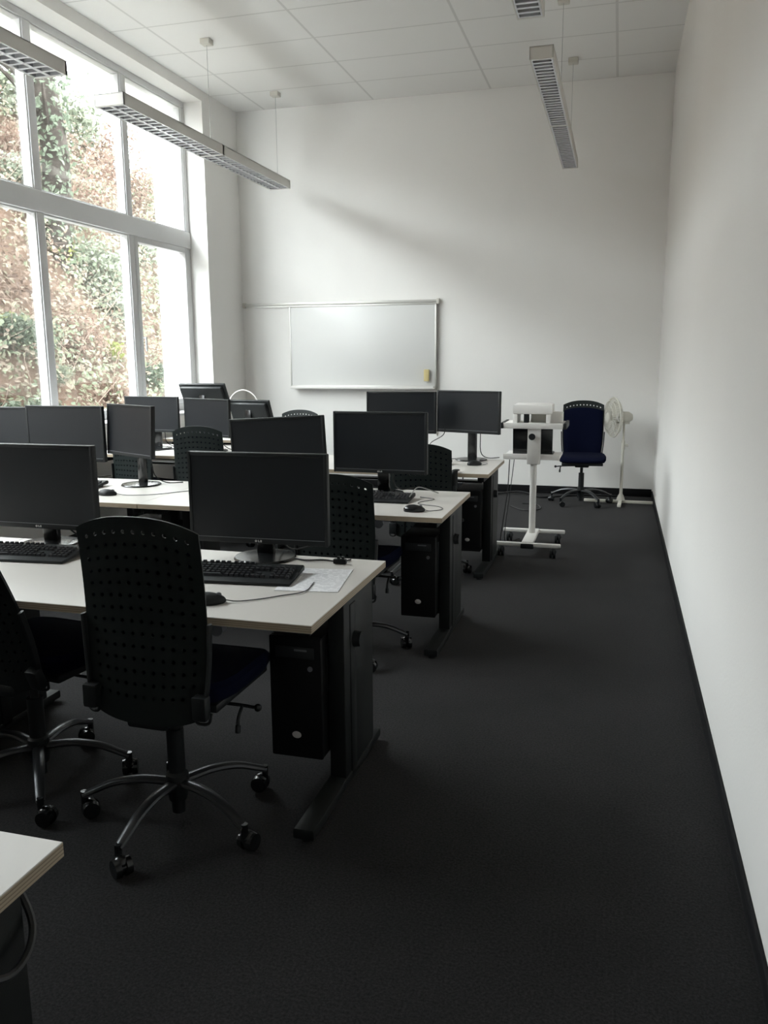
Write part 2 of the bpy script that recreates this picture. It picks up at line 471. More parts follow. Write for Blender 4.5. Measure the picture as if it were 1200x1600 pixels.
# ------------------------------------------------------------------ desks
DZ = 0.74
TT = 0.026
def make_desk(label, x0, x1, y0, group='desks in rows', crank=True, top=True):
    cx = (x0 + x1) / 2; yc = y0
    W = (x1 - x0)
    t = thing('desk', label, 'desk', (cx, y0, 0), 0, None)
    MB().box(-W / 2 + 0.001, W / 2 - 0.001, 0, 0.8, -TT, 0, bev=0.0015, seg=1).build('desktop', M['desk'], t, smooth=False, loc=(0, 0, DZ))
    for s in (-1, 1):
        lx = s * (W / 2 - 0.067)
        L = MB()
        L.box(lx - 0.03, lx + 0.03, 0.40, 0.74, 0.03, DZ - TT - 0.03, bev=0.006)
        L.box(lx - 0.022, lx + 0.022, 0.10, 0.72, DZ - TT - 0.045, DZ - TT, bev=0.004)
        L.box(lx - 0.034, lx + 0.034, 0.46, 0.52, 0.03, DZ - TT - 0.05, bev=0.004)
        leg = L.build('leg', M['steel'], t)
        F = MB()
        poly = [(-0.034, 0.06), (0.034, 0.06), (0.034, 0.82), (-0.034, 0.82)]
        F.prism([(lx + a, b) for a, b in poly], 0.012, 0.05, bev=0.008)
        F.build('foot', M['steel'], leg)
        for yy in (0.09, 0.79):
            MB().cyl((lx, yy, 0.0), (lx, yy, 0.014), 0.02).build('glide', M['plastic'], leg)
        MB().cyl((lx + s * 0.035, 0.50, 0.53), (lx + s * 0.06, 0.50, 0.53), 0.03, 0.026).build('knob', M['plastic'], leg)
    MB().box(-W / 2 + 0.1, W / 2 - 0.1, 0.50, 0.56, DZ - TT - 0.075, DZ - TT - 0.035, bev=0.004).build('cross_beam', M['steel'], t)
    MB().box(-W / 2 + 0.14, W / 2 - 0.14, 0.62, 0.70, DZ - TT - 0.13, DZ - TT - 0.115).build('cable_tray', M['steel'], t)
    if crank:
        K = MB()
        K.cyl((W / 2 - 0.33, 0.05, DZ - TT - 0.028), (W / 2 - 0.33, 0.30, DZ - TT - 0.028), 0.006)
        K.cyl((W / 2 - 0.33, 0.045, DZ - TT - 0.028), (W / 2 - 0.33, 0.085, DZ - TT - 0.028), 0.022, 0.018)
        K.box(W / 2 - 0.345, W / 2 - 0.315, 0.22, 0.30, DZ - TT - 0.05, DZ - TT)
        K.build('crank', M['lite_plastic'], t)
    return t
ROWS = {0: (-0.823, 0.221), 1: (-0.82, 2.14), 2: (-0.785, 3.82), 3: (-0.795, 5.37)}
make_desk('pale desk corner jutting in at the lower left, nearest of all the desks', -2.443, -0.823, 0.221)
make_desk('front row desk nearest the aisle, under keyboard and printed sheet', -2.44, -0.82, 2.14)
make_desk('front row desk at its left end, beyond the left chair', -4.06, -2.44, 2.14)
make_desk('second row aisle desk under black mouse and keyboard', -2.44, -0.785, 3.82)
make_desk('second row desk left of the seam, with mouse and turned monitor', -4.09, -2.44, 3.82)
make_desk('third row aisle desk beside the white trolley', -2.43, -0.795, 5.37)
make_desk('third row desk by the window, littered with cables', -4.13, -2.50, 5.84)
make_desk('rearmost desk in the far left corner under two tilted monitors', -4.22, -2.9, 7.1)

# ------------------------------------------------------------------ computer towers
def make_pc(x1, y0, label, group=None):
    t = thing('computer_tower', label, 'computer', (x1 - 0.095, y0, 0.13), 0, None)
    MB().box(-0.093, 0.093, 0.012, 0.42, 0, 0.44, bev=0.004).build('case', M['pc'], t)
    MB().box(-0.095, 0.095, -0.006, 0.012, 0, 0.44, bev=0.006).build('front_panel', M['pc'], t)
    MB().box(-0.07, 0.07, -0.010, -0.005, 0.365, 0.405, bev=0.002).build('disc_drive', M['pcside'], t)
    MB().box(0.0, 0.045, -0.013, -0.009, 0.392, 0.398).build('drive_button', M['lite_plastic'], t)
    MB().lathe([(0, 0.003), (0.012, 0.0025), (0.017, 0)], seg=20, mtx=Matrix.Translation((0.0, -0.006, 0.085)) @ Matrix.Rotation(R(90), 4, 'X') @ Matrix.Diagonal((1, 0.75, 1, 1))).build('badge', M['badge'], t)
    MB().cyl((0.055, -0.01, 0.33), (0.055, -0.005, 0.33), 0.009).build('power_button', M['lite_plastic'], t)
    s = MB()
    s.box(0.093, 0.096, 0.05, 0.21, 0.23, 0.40, bev=0.001)
    for k in range(6):
        s.box(0.095, 0.098, 0.07, 0.19, 0.25 + k * 0.022, 0.258 + k * 0.022)
    s.build('side_vent', M['pcside'], t)
    h = MB()
    for yy in (0.10, 0.34):
        h.box(-0.10, 0.10, yy, yy + 0.03, -0.006, 0.0)
        h.box(-0.103, -0.099, yy, yy + 0.03, -0.006, DZ - TT - 0.13)
        h.box(0.099, 0.103, yy, yy + 0.03, -0.006, DZ - TT - 0.13)
        h.box(-0.103, 0.103, yy, yy + 0.03, DZ - TT - 0.134, DZ - TT - 0.13)
    h.build('hanger', M['steel'], t)
    return t
make_pc(-0.925, 2.50, 'black computer tower hung under the front row aisle desk')
make_pc(-0.885, 4.15, 'black computer tower hung under the second row aisle desk')
make_pc(-0.895, 5.72, 'black computer tower hung under the third row desk beside trolley')
make_pc(-2.56, 4.15, 'black computer tower in shade under the second row, left of the seam')

# ------------------------------------------------------------------ monitors
# local frame: origin on the desk under the stand, screen faces -y
def make_monitor(label, loc, yaw, W=0.555, H=0.345, top=0.42, tilt=0, roll=0, kind='round', logo=True, chin=0.022, back=False):
    t = thing('monitor', label, 'monitor', loc, yaw, None)
    zc = top - H / 2
    hd = MB()
    hd.box(-W / 2, W / 2, -0.012, 0.012, -H / 2, H / 2, bev=0.004)
    hd.box(-W / 2 + 0.05, W / 2 - 0.05, 0.012, 0.036, -H / 2 + 0.04, H / 2 - 0.05, bev=0.010)
    if kind == 'square':
        hd.box(-W / 2 + 0.02, W / 2 - 0.02, 0.012, 0.06, -H / 2 + 0.05, H / 2 - 0.012, bev=0.02)
    hd.box(-0.075, 0.075, 0.036, 0.05, -0.07, 0.07, bev=0.005)
    r = 0.014
    for a in ((-W / 2 + 0.001, -W / 2 + r, -H / 2, H / 2), (W / 2 - r, W / 2 - 0.001, -H / 2, H / 2), (-W / 2 + r, W / 2 - r, H / 2 - r, H / 2 - 0.001), (-W / 2 + r, W / 2 - r, -H / 2 + 0.001, -H / 2 + chin)):
        hd.box(a[0], a[1], -0.016, -0.011, a[2], a[3], bev=0.0015)
    hs = hd.build('housing', M['plastic'], t, loc=(0, -0.05, zc), rot=(-tilt, roll, 0))
    MB().box(-W / 2 + r, W / 2 - r, -0.0135, -0.012, -H / 2 + chin, H / 2 - r).build('display', M['screen'], hs, smooth=False)
    MB().box(-W / 2 + r, W / 2 - r, -0.0165, -0.0155, -H / 2 + chin - 0.002, -H / 2 + chin).build('chin_strip', M['lite_plastic'], hs, smooth=False)
    if logo:
        g = MB()
        g.cyl((-0.008, -0.0175, -H / 2 + chin / 2), (-0.008, -0.016, -H / 2 + chin / 2), 0.0045, seg=16)
        g.box(0.0, 0.003, -0.0175, -0.016, -H / 2 + chin / 2 - 0.004, -H / 2 + chin / 2 + 0.004)
        g.box(0.0, 0.007, -0.0175, -0.016, -H / 2 + chin / 2 - 0.004, -H / 2 + chin / 2 - 0.0015)
        g.box(0.009, 0.015, -0.0175, -0.016, -H / 2 + chin / 2 - 0.004, -H / 2 + chin / 2 + 0.004)
        g.build('logo', M['badge'], hs, smooth=False)
    s = MB()
    s.box(-0.035, 0.035, -0.0, 0.030, 0.01, zc + 0.04, bev=0.008)
    s.box(-0.025, 0.025, -0.012, 0.012, zc - 0.04, zc + 0.04, bev=0.004)
    s.build('stand', M['gloss'], t)
    if kind == 'round':
        MB().lathe([(0, 0), (0.115, 0), (0.12, 0.004), (0.115, 0.010), (0.05, 0.018), (0, 0.019)], c=(0, 0, 0), seg=40).build('base', M['gloss'], t)
    else:
        MB().box(-0.12, 0.12, -0.11, 0.09, 0, 0.014, bev=0.005).build('base', M['gloss'], t)
    c = MB()
    c.tube([(0.03, -0.01, zc - 0.06), (0.05, 0.04, zc - 0.14), (0.04, 0.07, 0.06), (0.06, 0.14, 0.006), (0.12, 0.22, 0.004)], 0.0035)
    c.build('cable', M['cable'], t)
    return t
m1 = make_monitor('large black monitor at the front row aisle end, behind the perforated chair', (-1.285, 2.87, DZ), R(2), top=0.415)
make_monitor('black monitor in the front row at the left picture edge', (-2.255, 2.87, DZ), 0, top=0.425)
make_monitor('second row black monitor above papers and keyboard, aisle side', (-1.255, 4.45, DZ), R(-2), W=0.545, H=0.34, top=0.465)
make_monitor('rolled black monitor leaning askew in the second row, chair top behind it', (-1.77, 4.22, DZ), R(3), W=0.54, H=0.34, top=0.445, roll=R(-3), logo=False)
make_monitor('small looking black monitor turned sideways over the desk seam', (-2.785, 4.42, DZ), R(-27), W=0.50, H=0.31, top=0.49, tilt=R(3), logo=False)
make_monitor('second row dark monitor in front of the window, left of the turned one', (-3.315, 4.50, DZ), 0, top=0.475, logo=False)
make_monitor('black monitor cut by the left picture edge in the second row', (-3.9, 4.62, DZ), R(4), W=0.54, H=0.33, top=0.455, logo=False)
make_monitor('third row black monitor raised high just left of the aisle monitor', (-1.535, 6.0, DZ), 0, W=0.53, H=0.305, top=0.51, logo=False)
make_monitor('third row black monitor on tall stand beside the white trolley', (-1.035, 6.10, DZ), R(-20), W=0.53, H=0.31, top=0.515, logo=False)
make_monitor('third row grey screened monitor reflecting the window, by the far mullion', (-3.80, 6.32, DZ), R(-4), W=0.53, H=0.30, top=0.445, logo=False)
make_monitor('third row olive dark monitor overlapping its neighbour above a chair', (-3.22, 6.22, DZ), R(-20), W=0.53, H=0.31, top=0.435, logo=False)
make_monitor('far monitor showing its sloping grey back to the camera', (-3.98, 7.52, DZ), R(180), W=0.50, H=0.30, top=0.53, tilt=R(30), kind='square', logo=False)
make_monitor('low far monitor seen from behind, thin cable across its back', (-3.50, 7.55, DZ), R(172), W=0.46, H=0.28, top=0.36, tilt=R(22), kind='square', logo=False)

# ------------------------------------------------------------------ chairs
def shell_point(u, v, H=0.645, z0=0.405):
    wv = 0.184 + 0.023 * math.sin(min(1, v / 0.55) * PI / 2) - 0.006 * max(0, v - 0.6)
    # rounded corners at the top and bottom
    top = 0.045 * (abs(u) ** 2.4)
    z = z0 + v * H - top * v - 0.0 + 0.03 * (abs(u) ** 3) * (1 - v)
    y = -0.165 + 0.020 * math.sin(v * PI * 0.9) - 0.012 * v * v + 0.020 * u * u
    return Vector((u * wv, y, z))

def shell_mesh(nu=11, nv=14):
    bm = bmesh.new()
    key = {}
    def V(u, v):
        k = (round(u, 5), round(v, 5))
        if k not in key: key[k] = bm.verts.new(shell_point(u, v))
        return key[k]
    us = [-1.0, -0.9] + [-0.9 + 1.8 * i / nu for i in range(1, nu)] + [0.9, 1.0]
    vsn = [0.0, 0.10] + [0.10 + 0.86 * i / nv for i in range(1, nv + 1)] + [1.0]
    for i in range(len(us) - 1):
        for j in range(len(vsn) - 1):
            u0, u1, v0, v1 = us[i], us[i + 1], vsn[j], vsn[j + 1]
            um, vm = (u0 + u1) / 2, (v0 + v1) / 2
            ring = [(u0, v0), (um, v0), (u1, v0), (u1, vm), (u1, v1), (um, v1), (u0, v1), (u0, vm)]
            outer = [V(*p) for p in ring]
            hole = 1 <= i < len(us) - 2 and 1 <= j < len(vsn) - 2
            if hole:
                ru, rv = 0.2 * (u1 - u0), 0.17 * (v1 - v0)
                c45 = 1.0
                inner = [V(um + ru * math.cos(a), vm + rv * math.sin(a)) for a in [R(225 + 45 * k) for k in range(8)]]
                for k in range(8):
                    bm.faces.new([outer[k], outer[(k + 1) % 8], inner[(k + 1) % 8], inner[k]])
            else:
                bm.faces.new(outer)
    bmesh.ops.recalc_face_normals(bm, faces=bm.faces)
    bmesh.ops.solidify(bm, geom=bm.faces[:] + bm.verts[:] + bm.edges[:], thickness=0.006)
    return bm

def make_chair(label, loc, yaw, base_rot=0.0, arms=False, recline=0, drop=0, pad_top=0.89):
    t = thing('office_chair', label, 'chair', loc, yaw, None)
    # star base
    hub = MB()
    hub.lathe([(0.0, 0.075), (0.03, 0.075), (0.034, 0.10), (0.04, 0.13), (0.036, 0.165), (0.026, 0.175), (0.0, 0.175)], seg=24)
    hub.build('hub', M['plastic'], t)
    for k in range(5):
        a = base_rot + k * 2 * PI / 5
        d = Vector((math.cos(a), math.sin(a), 0))
        L = MB()
        L.tube([d * 0.025 + Vector((0, 0, 0.135)), d * 0.12 + Vector((0, 0, 0.142)), d * 0.21 + Vector((0, 0, 0.128)), d * 0.28 + Vector((0, 0, 0.098)), d * 0.315 + Vector((0, 0, 0.082))],
               lambda q: (0.022 - 0.007 * q, 0.0135 - 0.003 * q), seg=10, smooth=5, flat=(-d.y, d.x, 0))
        leg = L.build('leg', M['base_metal'], t)
        s = MB()
        p = d * 0.315
        sw = a + R(60 + 37 * k)
        f = Vector((math.cos(sw), math.sin(sw), 0)); n = Vector((-f.y, f.x, 0))
        c = p + f * 0.018 + Vector((0, 0, 0.030))
        s.cyl(p + Vector((0, 0, 0.045)), p + Vector((0, 0, 0.095)), 0.011)
        for sg in (-1, 1):
            s.cyl(c + n * sg * 0.008, c + n * sg * 0.026, 0.030, 0.027, seg=24)
        s.cyl(c - n * 0.01, c + n * 0.01, 0.024, seg=16)
        s.ball(c + Vector((0, 0, 0.012)) - f * 0.004, 0.026, (1, 1, 0.9), seg=12)
        s.build('caster', M['gloss'], leg)
    col = MB()
    col.cyl((0, 0, 0.16), (0, 0, 0.32), 0.028)
    col.cyl((0, 0, 0.32), (0, 0, 0.40), 0.015)
    col.cyl((0, 0, 0.03), (0, 0, 0.08), 0.022)
    col.build('gas_column', M['plastic'], t)
    me = MB()
    me.box(-0.07, 0.07, -0.16, 0.10, 0.385, 0.43, bev=0.012)
    me.box(-0.03, 0.03, -0.15, -0.10, 0.40, 0.425, bev=0.006)
    me.build('mechanism', M['plastic'], t)
    lv = MB()
    lv.tube([(0.05, 0.06, 0.40), (0.20, 0.07, 0.395), (0.25, 0.075, 0.39)], 0.006)
    lv.ball((0.262, 0.076, 0.39), 0.013)
    lv.tube([(0.21, 0.07, 0.394), (0.215, 0.03, 0.37), (0.218, 0.02, 0.345)], 0.006)
    lv.cyl((0.218, 0.02, 0.35), (0.219, 0.015, 0.325), 0.009)
    lv.build('lever', M['plastic'], t)
    # seat cushion
    def seat_mesh(off, zlo):
        bm = bmesh.new()
        N, K = 28, 7
        rows = []
        for i in range(K + 1):
            r = math.sin(i / K * PI / 2)
            ring = []
            for k in range(N * 2):
                a = 2 * PI * k / (N * 2)
                ca, sa = math.cos(a), math.sin(a)
                e = 0.45
                x = 0.232 * math.copysign(abs(ca) ** e, ca)
                y = 0.225 * math.copysign(abs(sa) ** e, sa)
                x *= 1 - 0.08 * max(0, -sa)
                ring.append((x, y))
            rows.append(ring)
        def zt(x, y):
            z = 0.525 - 0.012 * (1 - (x / 0.235) ** 2) * (1 - ((y - 0.11) / 0.225) ** 2)
            if y > 0.20: z -= 0.9 * (y - 0.20) ** 2 / 0.5 * 1.0
            return z
        prof = [(0.0, 1), (0.5, 1), (0.85, 1), (0.95, 0.97), (1.0, 0.75), (1.0, 0.35), (0.95, 0.05), (0.6, 0), (0, 0)]
        rings = []
        for s, h in prof:
            if s == 0:
                z = zt(0, 0.045) if h == 1 else 0.455
                rings.append([bm.verts.new((0, 0.11, z))]); continue
            rr = []
            for (x, y) in rows[-1]:
                X, Y = x * s, y * s + 0.11
                zz = zt(X, Y)
                rr.append(bm.verts.new((X, Y, 0.455 + (zz - 0.455) * h)))
            rings.append(rr)
        n = N * 2
        for a, b in zip(rings, rings[1:]):
            for k in range(n):
                f = list(dict.fromkeys([a[k % len(a)], a[(k + 1) % n % len(a)], b[(k + 1) % n % len(b)], b[k % len(b)]]))
                if len(f) > 2: bm.faces.new(f)
        return bm
    o = MB(); o.bm.free(); o.bm = seat_mesh(0, 0); o.build('seat', M['blue'], t)
    us_ = MB()
    us_.box(-0.20, 0.20, -0.08, 0.29, 0.428, 0.456, bev=0.006)
    us_.build('seat_pan', M['plastic'], t)
    # backrest
    o = MB(); o.bm.free(); o.bm = shell_mesh()
    bk = o.build('backrest', M['shell'], t, recalc=False)
    # pad in front of the shell, leaving the top holes open
    pb = bmesh.new()
    def grid(off):
        g = []
        for j in range(15):
            v = 0.03 + (pad_top - 0.03) * j / 14
            row = []
            for i in range(15):
                u = -0.93 + 1.86 * i / 14
                p = shell_point(u, v)
                edge = max(abs(u) / 0.93, abs(2 * (v - 0.03) / (pad_top - 0.03) - 1))
                d = off * (1 - 0.6 * edge ** 8)
                row.append(pb.verts.new(p + Vector((0, 0.012 + d, 0))))
            g.append(row)
        return g
    ga, gb = grid(0.0), grid(0.02)
    for j in range(14):
        for i in range(14):
            pb.faces.new([ga[j][i], ga[j][i + 1], ga[j + 1][i + 1], ga[j + 1][i]])
            pb.faces.new([gb[j][i], gb[j + 1][i], gb[j + 1][i + 1], gb[j][i + 1]])
    edge = [(0, i) for i in range(14)] + [(j, 14) for j in range(14)] + [(14, i) for i in range(14, 0, -1)] + [(j, 0) for j in range(14, 0, -1)]
    for k in range(len(edge)):
        a, b_ = edge[k], edge[(k + 1) % len(edge)]
        pb.faces.new([ga[a[0]][a[1]], gb[a[0]][a[1]], gb[b_[0]][b_[1]], ga[b_[0]][b_[1]]])
    o = MB(); o.bm.free(); o.bm = pb
    pad = o.build('back_pad', M['blue'], t)
    parts = [bk, pad]
    # side rails and lugs
    for s in (-1, 1):
        rl = MB()
        p0 = shell_point(s * 1.0, 0.07); p1 = shell_point(s * 1.0, 0.52)
        pm = shell_point(s * 1.0, 0.3)
        dx = Vector((s * 0.009, -0.002, 0))
        rl.tube([p0 + dx, pm + dx, p1 + dx], lambda q: (0.006, 0.013), seg=8, flat=(1, 0, 0))
        rl.box(min(s * 0.165, s * 0.212), max(s * 0.165, s * 0.212), p0.y - 0.030, p0.y + 0.006, p0.z - 0.035, p0.z + 0.04, bev=0.006)
        rl.tube([(s * 0.165, p0.y - 0.01, p0.z - 0.03), (s * 0.175, p0.y - 0.008, p0.z - 0.05), (s * 0.205, p0.y + 0.0, p0.z - 0.05), (s * 0.212, p0.y + 0.005, p0.z - 0.02)], 0.005)
        parts.append(rl.build('side_rail', M['plastic'], t))
    sp = MB()
    sp.tube([(0, -0.10, 0.41), (0, -0.135, 0.415), (0, -0.148, 0.45), (0, -0.146, 0.50)], lambda q: (0.035, 0.008), seg=10, flat=(1, 0, 0))
    parts.append(sp.build('back_bracket', M['plastic'], t))
    if drop:
        for p in parts[:-1]: p.location.z -= drop
    if recline:
        for p in parts:
            piv = Vector((0, -0.16, 0.45))
            mm = Matrix.Translation(piv) @ Matrix.Rotation(recline, 4, 'X') @ Matrix.Translation(-piv)
            p.matrix_local = mm @ p.matrix_local
    return t
ch = make_chair('perforated black office chair in the foreground, centre of the front row', (-1.338, 2.232, 0), R(-1), R(-94 + 1))
make_chair('black office chair cut by the left picture edge, facing right', (-1.95, 2.33, 0), R(-7), R(-52 + 7), recline=R(20))
low = make_chair('black chair at the second row aisle desk, behind the large front monitor', (-1.30, 3.89, 0), R(-3), R(-50), drop=0.10)
make_chair('black chair at the third row aisle desk, half behind a monitor', (-1.25, 5.44, 0), R(6), R(20), drop=0.11, pad_top=0.99)
mid = make_chair('black chair at the third row window desk, below the olive monitor', (-3.11, 5.88, 0), R(4), R(10), drop=0.06)
dup(mid, (-3.655, 5.86, 0), R(-14), 'black chair behind the monitor turned sideways, only its edge showing')
dup(low, (-3.28, 8.20, 0), R(180), 'perforated blue backed chair by the back wall, only its top visible')
dup(ch, (-0.325, 8.66, 0), R(183), 'dark blue office chair against the back wall beside the fan')

# ------------------------------------------------------------------ keyboards, mice, paper
def make_keyboard(label, loc, yaw):
    t = thing('keyboard', label, 'keyboard', loc, yaw, None)
    k = MB()
    W, D = 0.455, 0.185
    bm = k.bm
    sec = [(-D / 2, 0.002), (-D / 2, 0.010), (-D / 2 + 0.05, 0.014), (D / 2 - 0.01, 0.034), (D / 2, 0.030), (D / 2, 0.012)]
    a = [bm.verts.new((-W / 2, y, z)) for y, z in sec]; b_ = [bm.verts.new((W / 2, y, z)) for y, z in sec]
    bm.faces.new(a); bm.faces.new(b_[::-1])
    for i in range(len(sec)):
        j = (i + 1) % len(sec)
        bm.faces.new([a[i], b_[i], b_[j], a[j]])
    bmesh.ops.bevel(bm, geom=bm.edges[:], offset=0.003, segments=2, affect='EDGES')
    for sx in (-0.18, 0.18):
        k.box(sx - 0.02, sx + 0.02, D / 2 - 0.03, D / 2 - 0.02, 0, 0.03)
        k.box(sx - 0.02, sx + 0.02, -D / 2 + 0.01, -D / 2 + 0.02, 0, 0.006)
    k.build('keyboard_body', M['plastic'], t)
    q = MB()
    def zs(y): return 0.014 + (y + D / 2 - 0.05) / (D - 0.06) * 0.02
    def keyat(x, y, w_=0.015, d_=0.0145):
        z = zs(y)
        bmesh.ops.create_cone(q.bm, cap_ends=True, segments=4, radius1=0.5 * 1.414, radius2=0.38 * 1.414, depth=1,
            matrix=Matrix.Translation((x, y, z + 0.004)) @ Matrix.Diagonal((w_, d_, 0.009, 1)) @ Matrix.Rotation(R(45), 4, 'Z'))
    for r in range(5):
        y = -D / 2 + 0.058 + r * 0.0190
        x = -W / 2 + 0.022
        while x < -W / 2 + 0.29:
            if r == 0 and -0.14 < x < -0.02:
                keyat(-0.08, y, 0.105); x = -0.018; continue
            keyat(x, y); x += 0.0187
    for r in range(5):
        y = -D / 2 + 0.058 + r * 0.0190
        for i in range(4): keyat(W / 2 - 0.082 + i * 0.0187, y)
        if r in (0, 3, 4):
            for i in range(3): keyat(0.076 + i * 0.0187, y)
    keyat(0.076 + 0.0187, -D / 2 + 0.058 + 0.019)
    for i in range(12):
        keyat(-W / 2 + 0.022 + i * 0.0215 + 0.006 * (i // 4), D / 2 - 0.020, 0.014, 0.011)
    q.build('keys', M['key'], t, smooth=False)
    return t
kb = make_keyboard('black keyboard below the large front monitor, beside the printed sheet', (-1.27, 2.575, DZ), R(5))
dup(kb, (-2.22, 2.655, DZ), R(5), 'black keyboard at the left picture edge on the front row')
dup(kb, (-1.265, 4.24, DZ), R(1), 'black keyboard on the second row aisle desk, papers behind it')
dup(kb, (-3.19, 4.25, DZ), R(3), 'black keyboard at the second row left desk, only its corner visible')
dup(kb, (-1.36, 5.76, DZ), R(-4), 'black keyboard on the third row desk behind a chair back')

def make_mouse(label, loc, yaw, cable, mm='plastic'):
    t = thing('mouse', label, 'mouse', loc, yaw, None)
    b_ = MB()
    bmesh.ops.create_uvsphere(b_.bm, u_segments=24, v_segments=14, radius=1)
    for v in b_.bm.verts:
        x, y, z = v.co
        wd = 0.030 + 0.003 * math.cos(y * 3)
        v.co = Vector((x * wd, y * 0.055, max(z, -0.35) * 0.026 + 0.0092 + 0.005 * (-y) * max(z, 0)))
    b_.build('mouse_body', M[mm], t)
    MB().cyl((-0.004, 0.032, 0.0255), (0.004, 0.032, 0.0255), 0.009, seg=16).build('scroll_wheel', M['lite_plastic'], t)
    MB().tube([(0, 0.05, 0.010)] + cable, 0.0018, seg=6).build('cable', M['cable'], t)
    return t
make_mouse('black mouse on the front row desk beside the chair back', (-1.215, 2.27, DZ), R(-70), [(0.0, 0.09, 0.004), (-0.02, 0.16, 0.003), (-0.05, 0.22, 0.003), (-0.09, 0.30, 0.004), (-0.20, 0.33, 0.004)])
make_mouse('black mouse with looping cable on the second row aisle desk', (-0.955, 3.955, DZ), R(-78), [(0.0, 0.08, 0.004), (-0.05, 0.14, 0.003), (-0.13, 0.12, 0.003), (-0.20, 0.02, 0.003), (-0.27, 0.03, 0.003), (-0.35, 0.10, 0.003), (-0.42, 0.02, 0.003)], 'gloss')
make_mouse('black mouse left of the desk seam with a long thin cable', (-2.76, 4.03, DZ), R(-80), [(0.01, 0.12, 0.003), (-0.02, 0.25, 0.003), (-0.12, 0.37, 0.003), (-0.25, 0.50, 0.003)])
make_mouse('black mouse half hidden by the large front monitor', (-2.13, 4.02, DZ), R(10), [(0.0, 0.10, 0.003), (-0.05, 0.20, 0.003), (-0.16, 0.22, 0.003)])
make_mouse('black mouse on the third row desk under the tall monitor', (-0.96, 5.80, DZ), R(-60), [(0.0, 0.08, 0.004), (-0.06, 0.12, 0.003), (-0.14, 0.10, 0.003)])

def sheet(name, label, loc, rz, w_, d_, n=1, bend=0.0, cat='paper'):
    bm = bmesh.new()
    N = 8
    vt = [[bm.verts.new((-w_ / 2 + w_ * i / N, -d_ / 2 + d_ * j / N, 0.0015 * n + bend * (i / N) ** 3)) for i in range(N + 1)] for j in range(N + 1)]
    for j in range(N):
        for i in range(N): bm.faces.new([vt[j][i], vt[j][i + 1], vt[j + 1][i + 1], vt[j + 1][i]])
    vb = [[bm.verts.new((v.co.x, v.co.y, v.co.z - 0.0011 * n)) for v in row] for row in vt]
    for j in range(N):
        for i in range(N): bm.faces.new([vb[j][i], vb[j + 1][i], vb[j + 1][i + 1], vb[j][i + 1]])
    ed = [(0, i) for i in range(N)] + [(j, N) for j in range(N)] + [(N, i) for i in range(N, 0, -1)] + [(j, 0) for j in range(N, 0, -1)]
    for k in range(len(ed)):
        a, b_ = ed[k], ed[(k + 1) % len(ed)]
        bm.faces.new([vt[a[0]][a[1]], vb[a[0]][a[1]], vb[b_[0]][b_[1]], vt[b_[0]][b_[1]]])
    o = MB(); o.bm.free(); o.bm = bm
    ob = o.build(name, M['paper'], None, smooth=False, loc=loc, rot=(0, 0, rz))
    return tag(ob, label, cat)
sheet('paper_sheet', 'printed white sheet lying on the front row desk near its aisle edge', (-0.985, 2.615, DZ + 0.0004), R(8), 0.215, 0.297)
sheet('paper_sheet', 'white papers stacked behind the second row keyboard', (-1.26, 4.40, DZ + 0.0004), R(3), 0.29, 0.10, 4)
sheet('paper_sheet', 'white sheet on the cluttered third row window desk', (-3.52, 6.05, DZ + 0.0004), R(12), 0.21, 0.25)
sheet('paper_sheet', 'white sheet at the right of the cluttered third row window desk', (-2.83, 6.30, DZ + 0.0004), R(-14), 0.30, 0.21, 2)

def cable(name, label, pts, r=0.003, m_='cable', cat='cable', smooth=6):
    o = MB().tube(pts, r, seg=7, smooth=smooth).build(name, M[m_])
    return tag(o, label, cat)
Z = DZ + 0.004
cable('cable', 'black cable running from the front monitor base towards the desk rear', [(-1.20, 2.90, Z), (-1.12, 2.86, Z), (-1.05, 2.88, Z), (-0.98, 2.87, Z), (-0.95, 2.91, Z)])
tag(MB().box(-1.0, -0.95, 2.845, 2.865, DZ, DZ + 0.018, bev=0.003).box(-0.985, -0.975, 2.85, 2.86, DZ + 0.017, DZ + 0.028).box(-0.968, -0.958, 2.85, 2.86, DZ + 0.017, DZ + 0.028).build('cable_clip', M['plastic']), 'tiny black cable clip at the rear edge of the front row desk', 'clip')
cable('cable', 'pale cable arching over the second row desk beside the keyboard', [(-1.05, 4.24, Z + 0.02), (-1.04, 4.38, Z + 0.05), (-1.0, 4.50, Z + 0.02), (-0.95, 4.52, Z)], 0.003, 'gcable')
cable('cable', 'coil of thin cables on the second row desk right of the seam', [(-2.30, 4.22, Z), (-2.22, 4.28, Z), (-2.10, 4.26, Z), (-2.16, 4.16, Z), (-2.28, 4.2, Z + .006), (-2.2, 4.33, Z), (-2.05, 4.35, Z)], 0.003)
cable('cable', 'white cable snaking over the third row window desk', [(-3.66, 6.45, Z), (-3.55, 6.30, Z), (-3.42, 6.35, Z + .01), (-3.36, 6.2, Z), (-3.5, 6.16, Z), (-3.44, 6.02, Z)], 0.005, 'white')
cable('cable', 'black cable crossing the third row window desk from the chair', [(-3.75, 6.10, Z), (-3.6, 6.17, Z + .008), (-3.42, 6.24, Z + .02), (-3.30, 6.4, Z)], 0.006)
cable('cable', 'black cable on the far side of the third row window desk', [(-3.0, 6.35, Z), (-2.9, 6.44, Z + .01), (-2.75, 6.42, Z), (-2.7, 6.53, Z)], 0.005)
cable('cable', 'thin black cable looped under the tall third row monitor', [(-1.22, 6.02, 1.0), (-1.235, 6.03, 0.93), (-1.34, 6.06, 0.86), (-1.33, 6.09, 0.78), (-1.25, 6.11, Z), (-1.10, 6.14, Z), (-0.99, 6.09, Z)], 0.003)
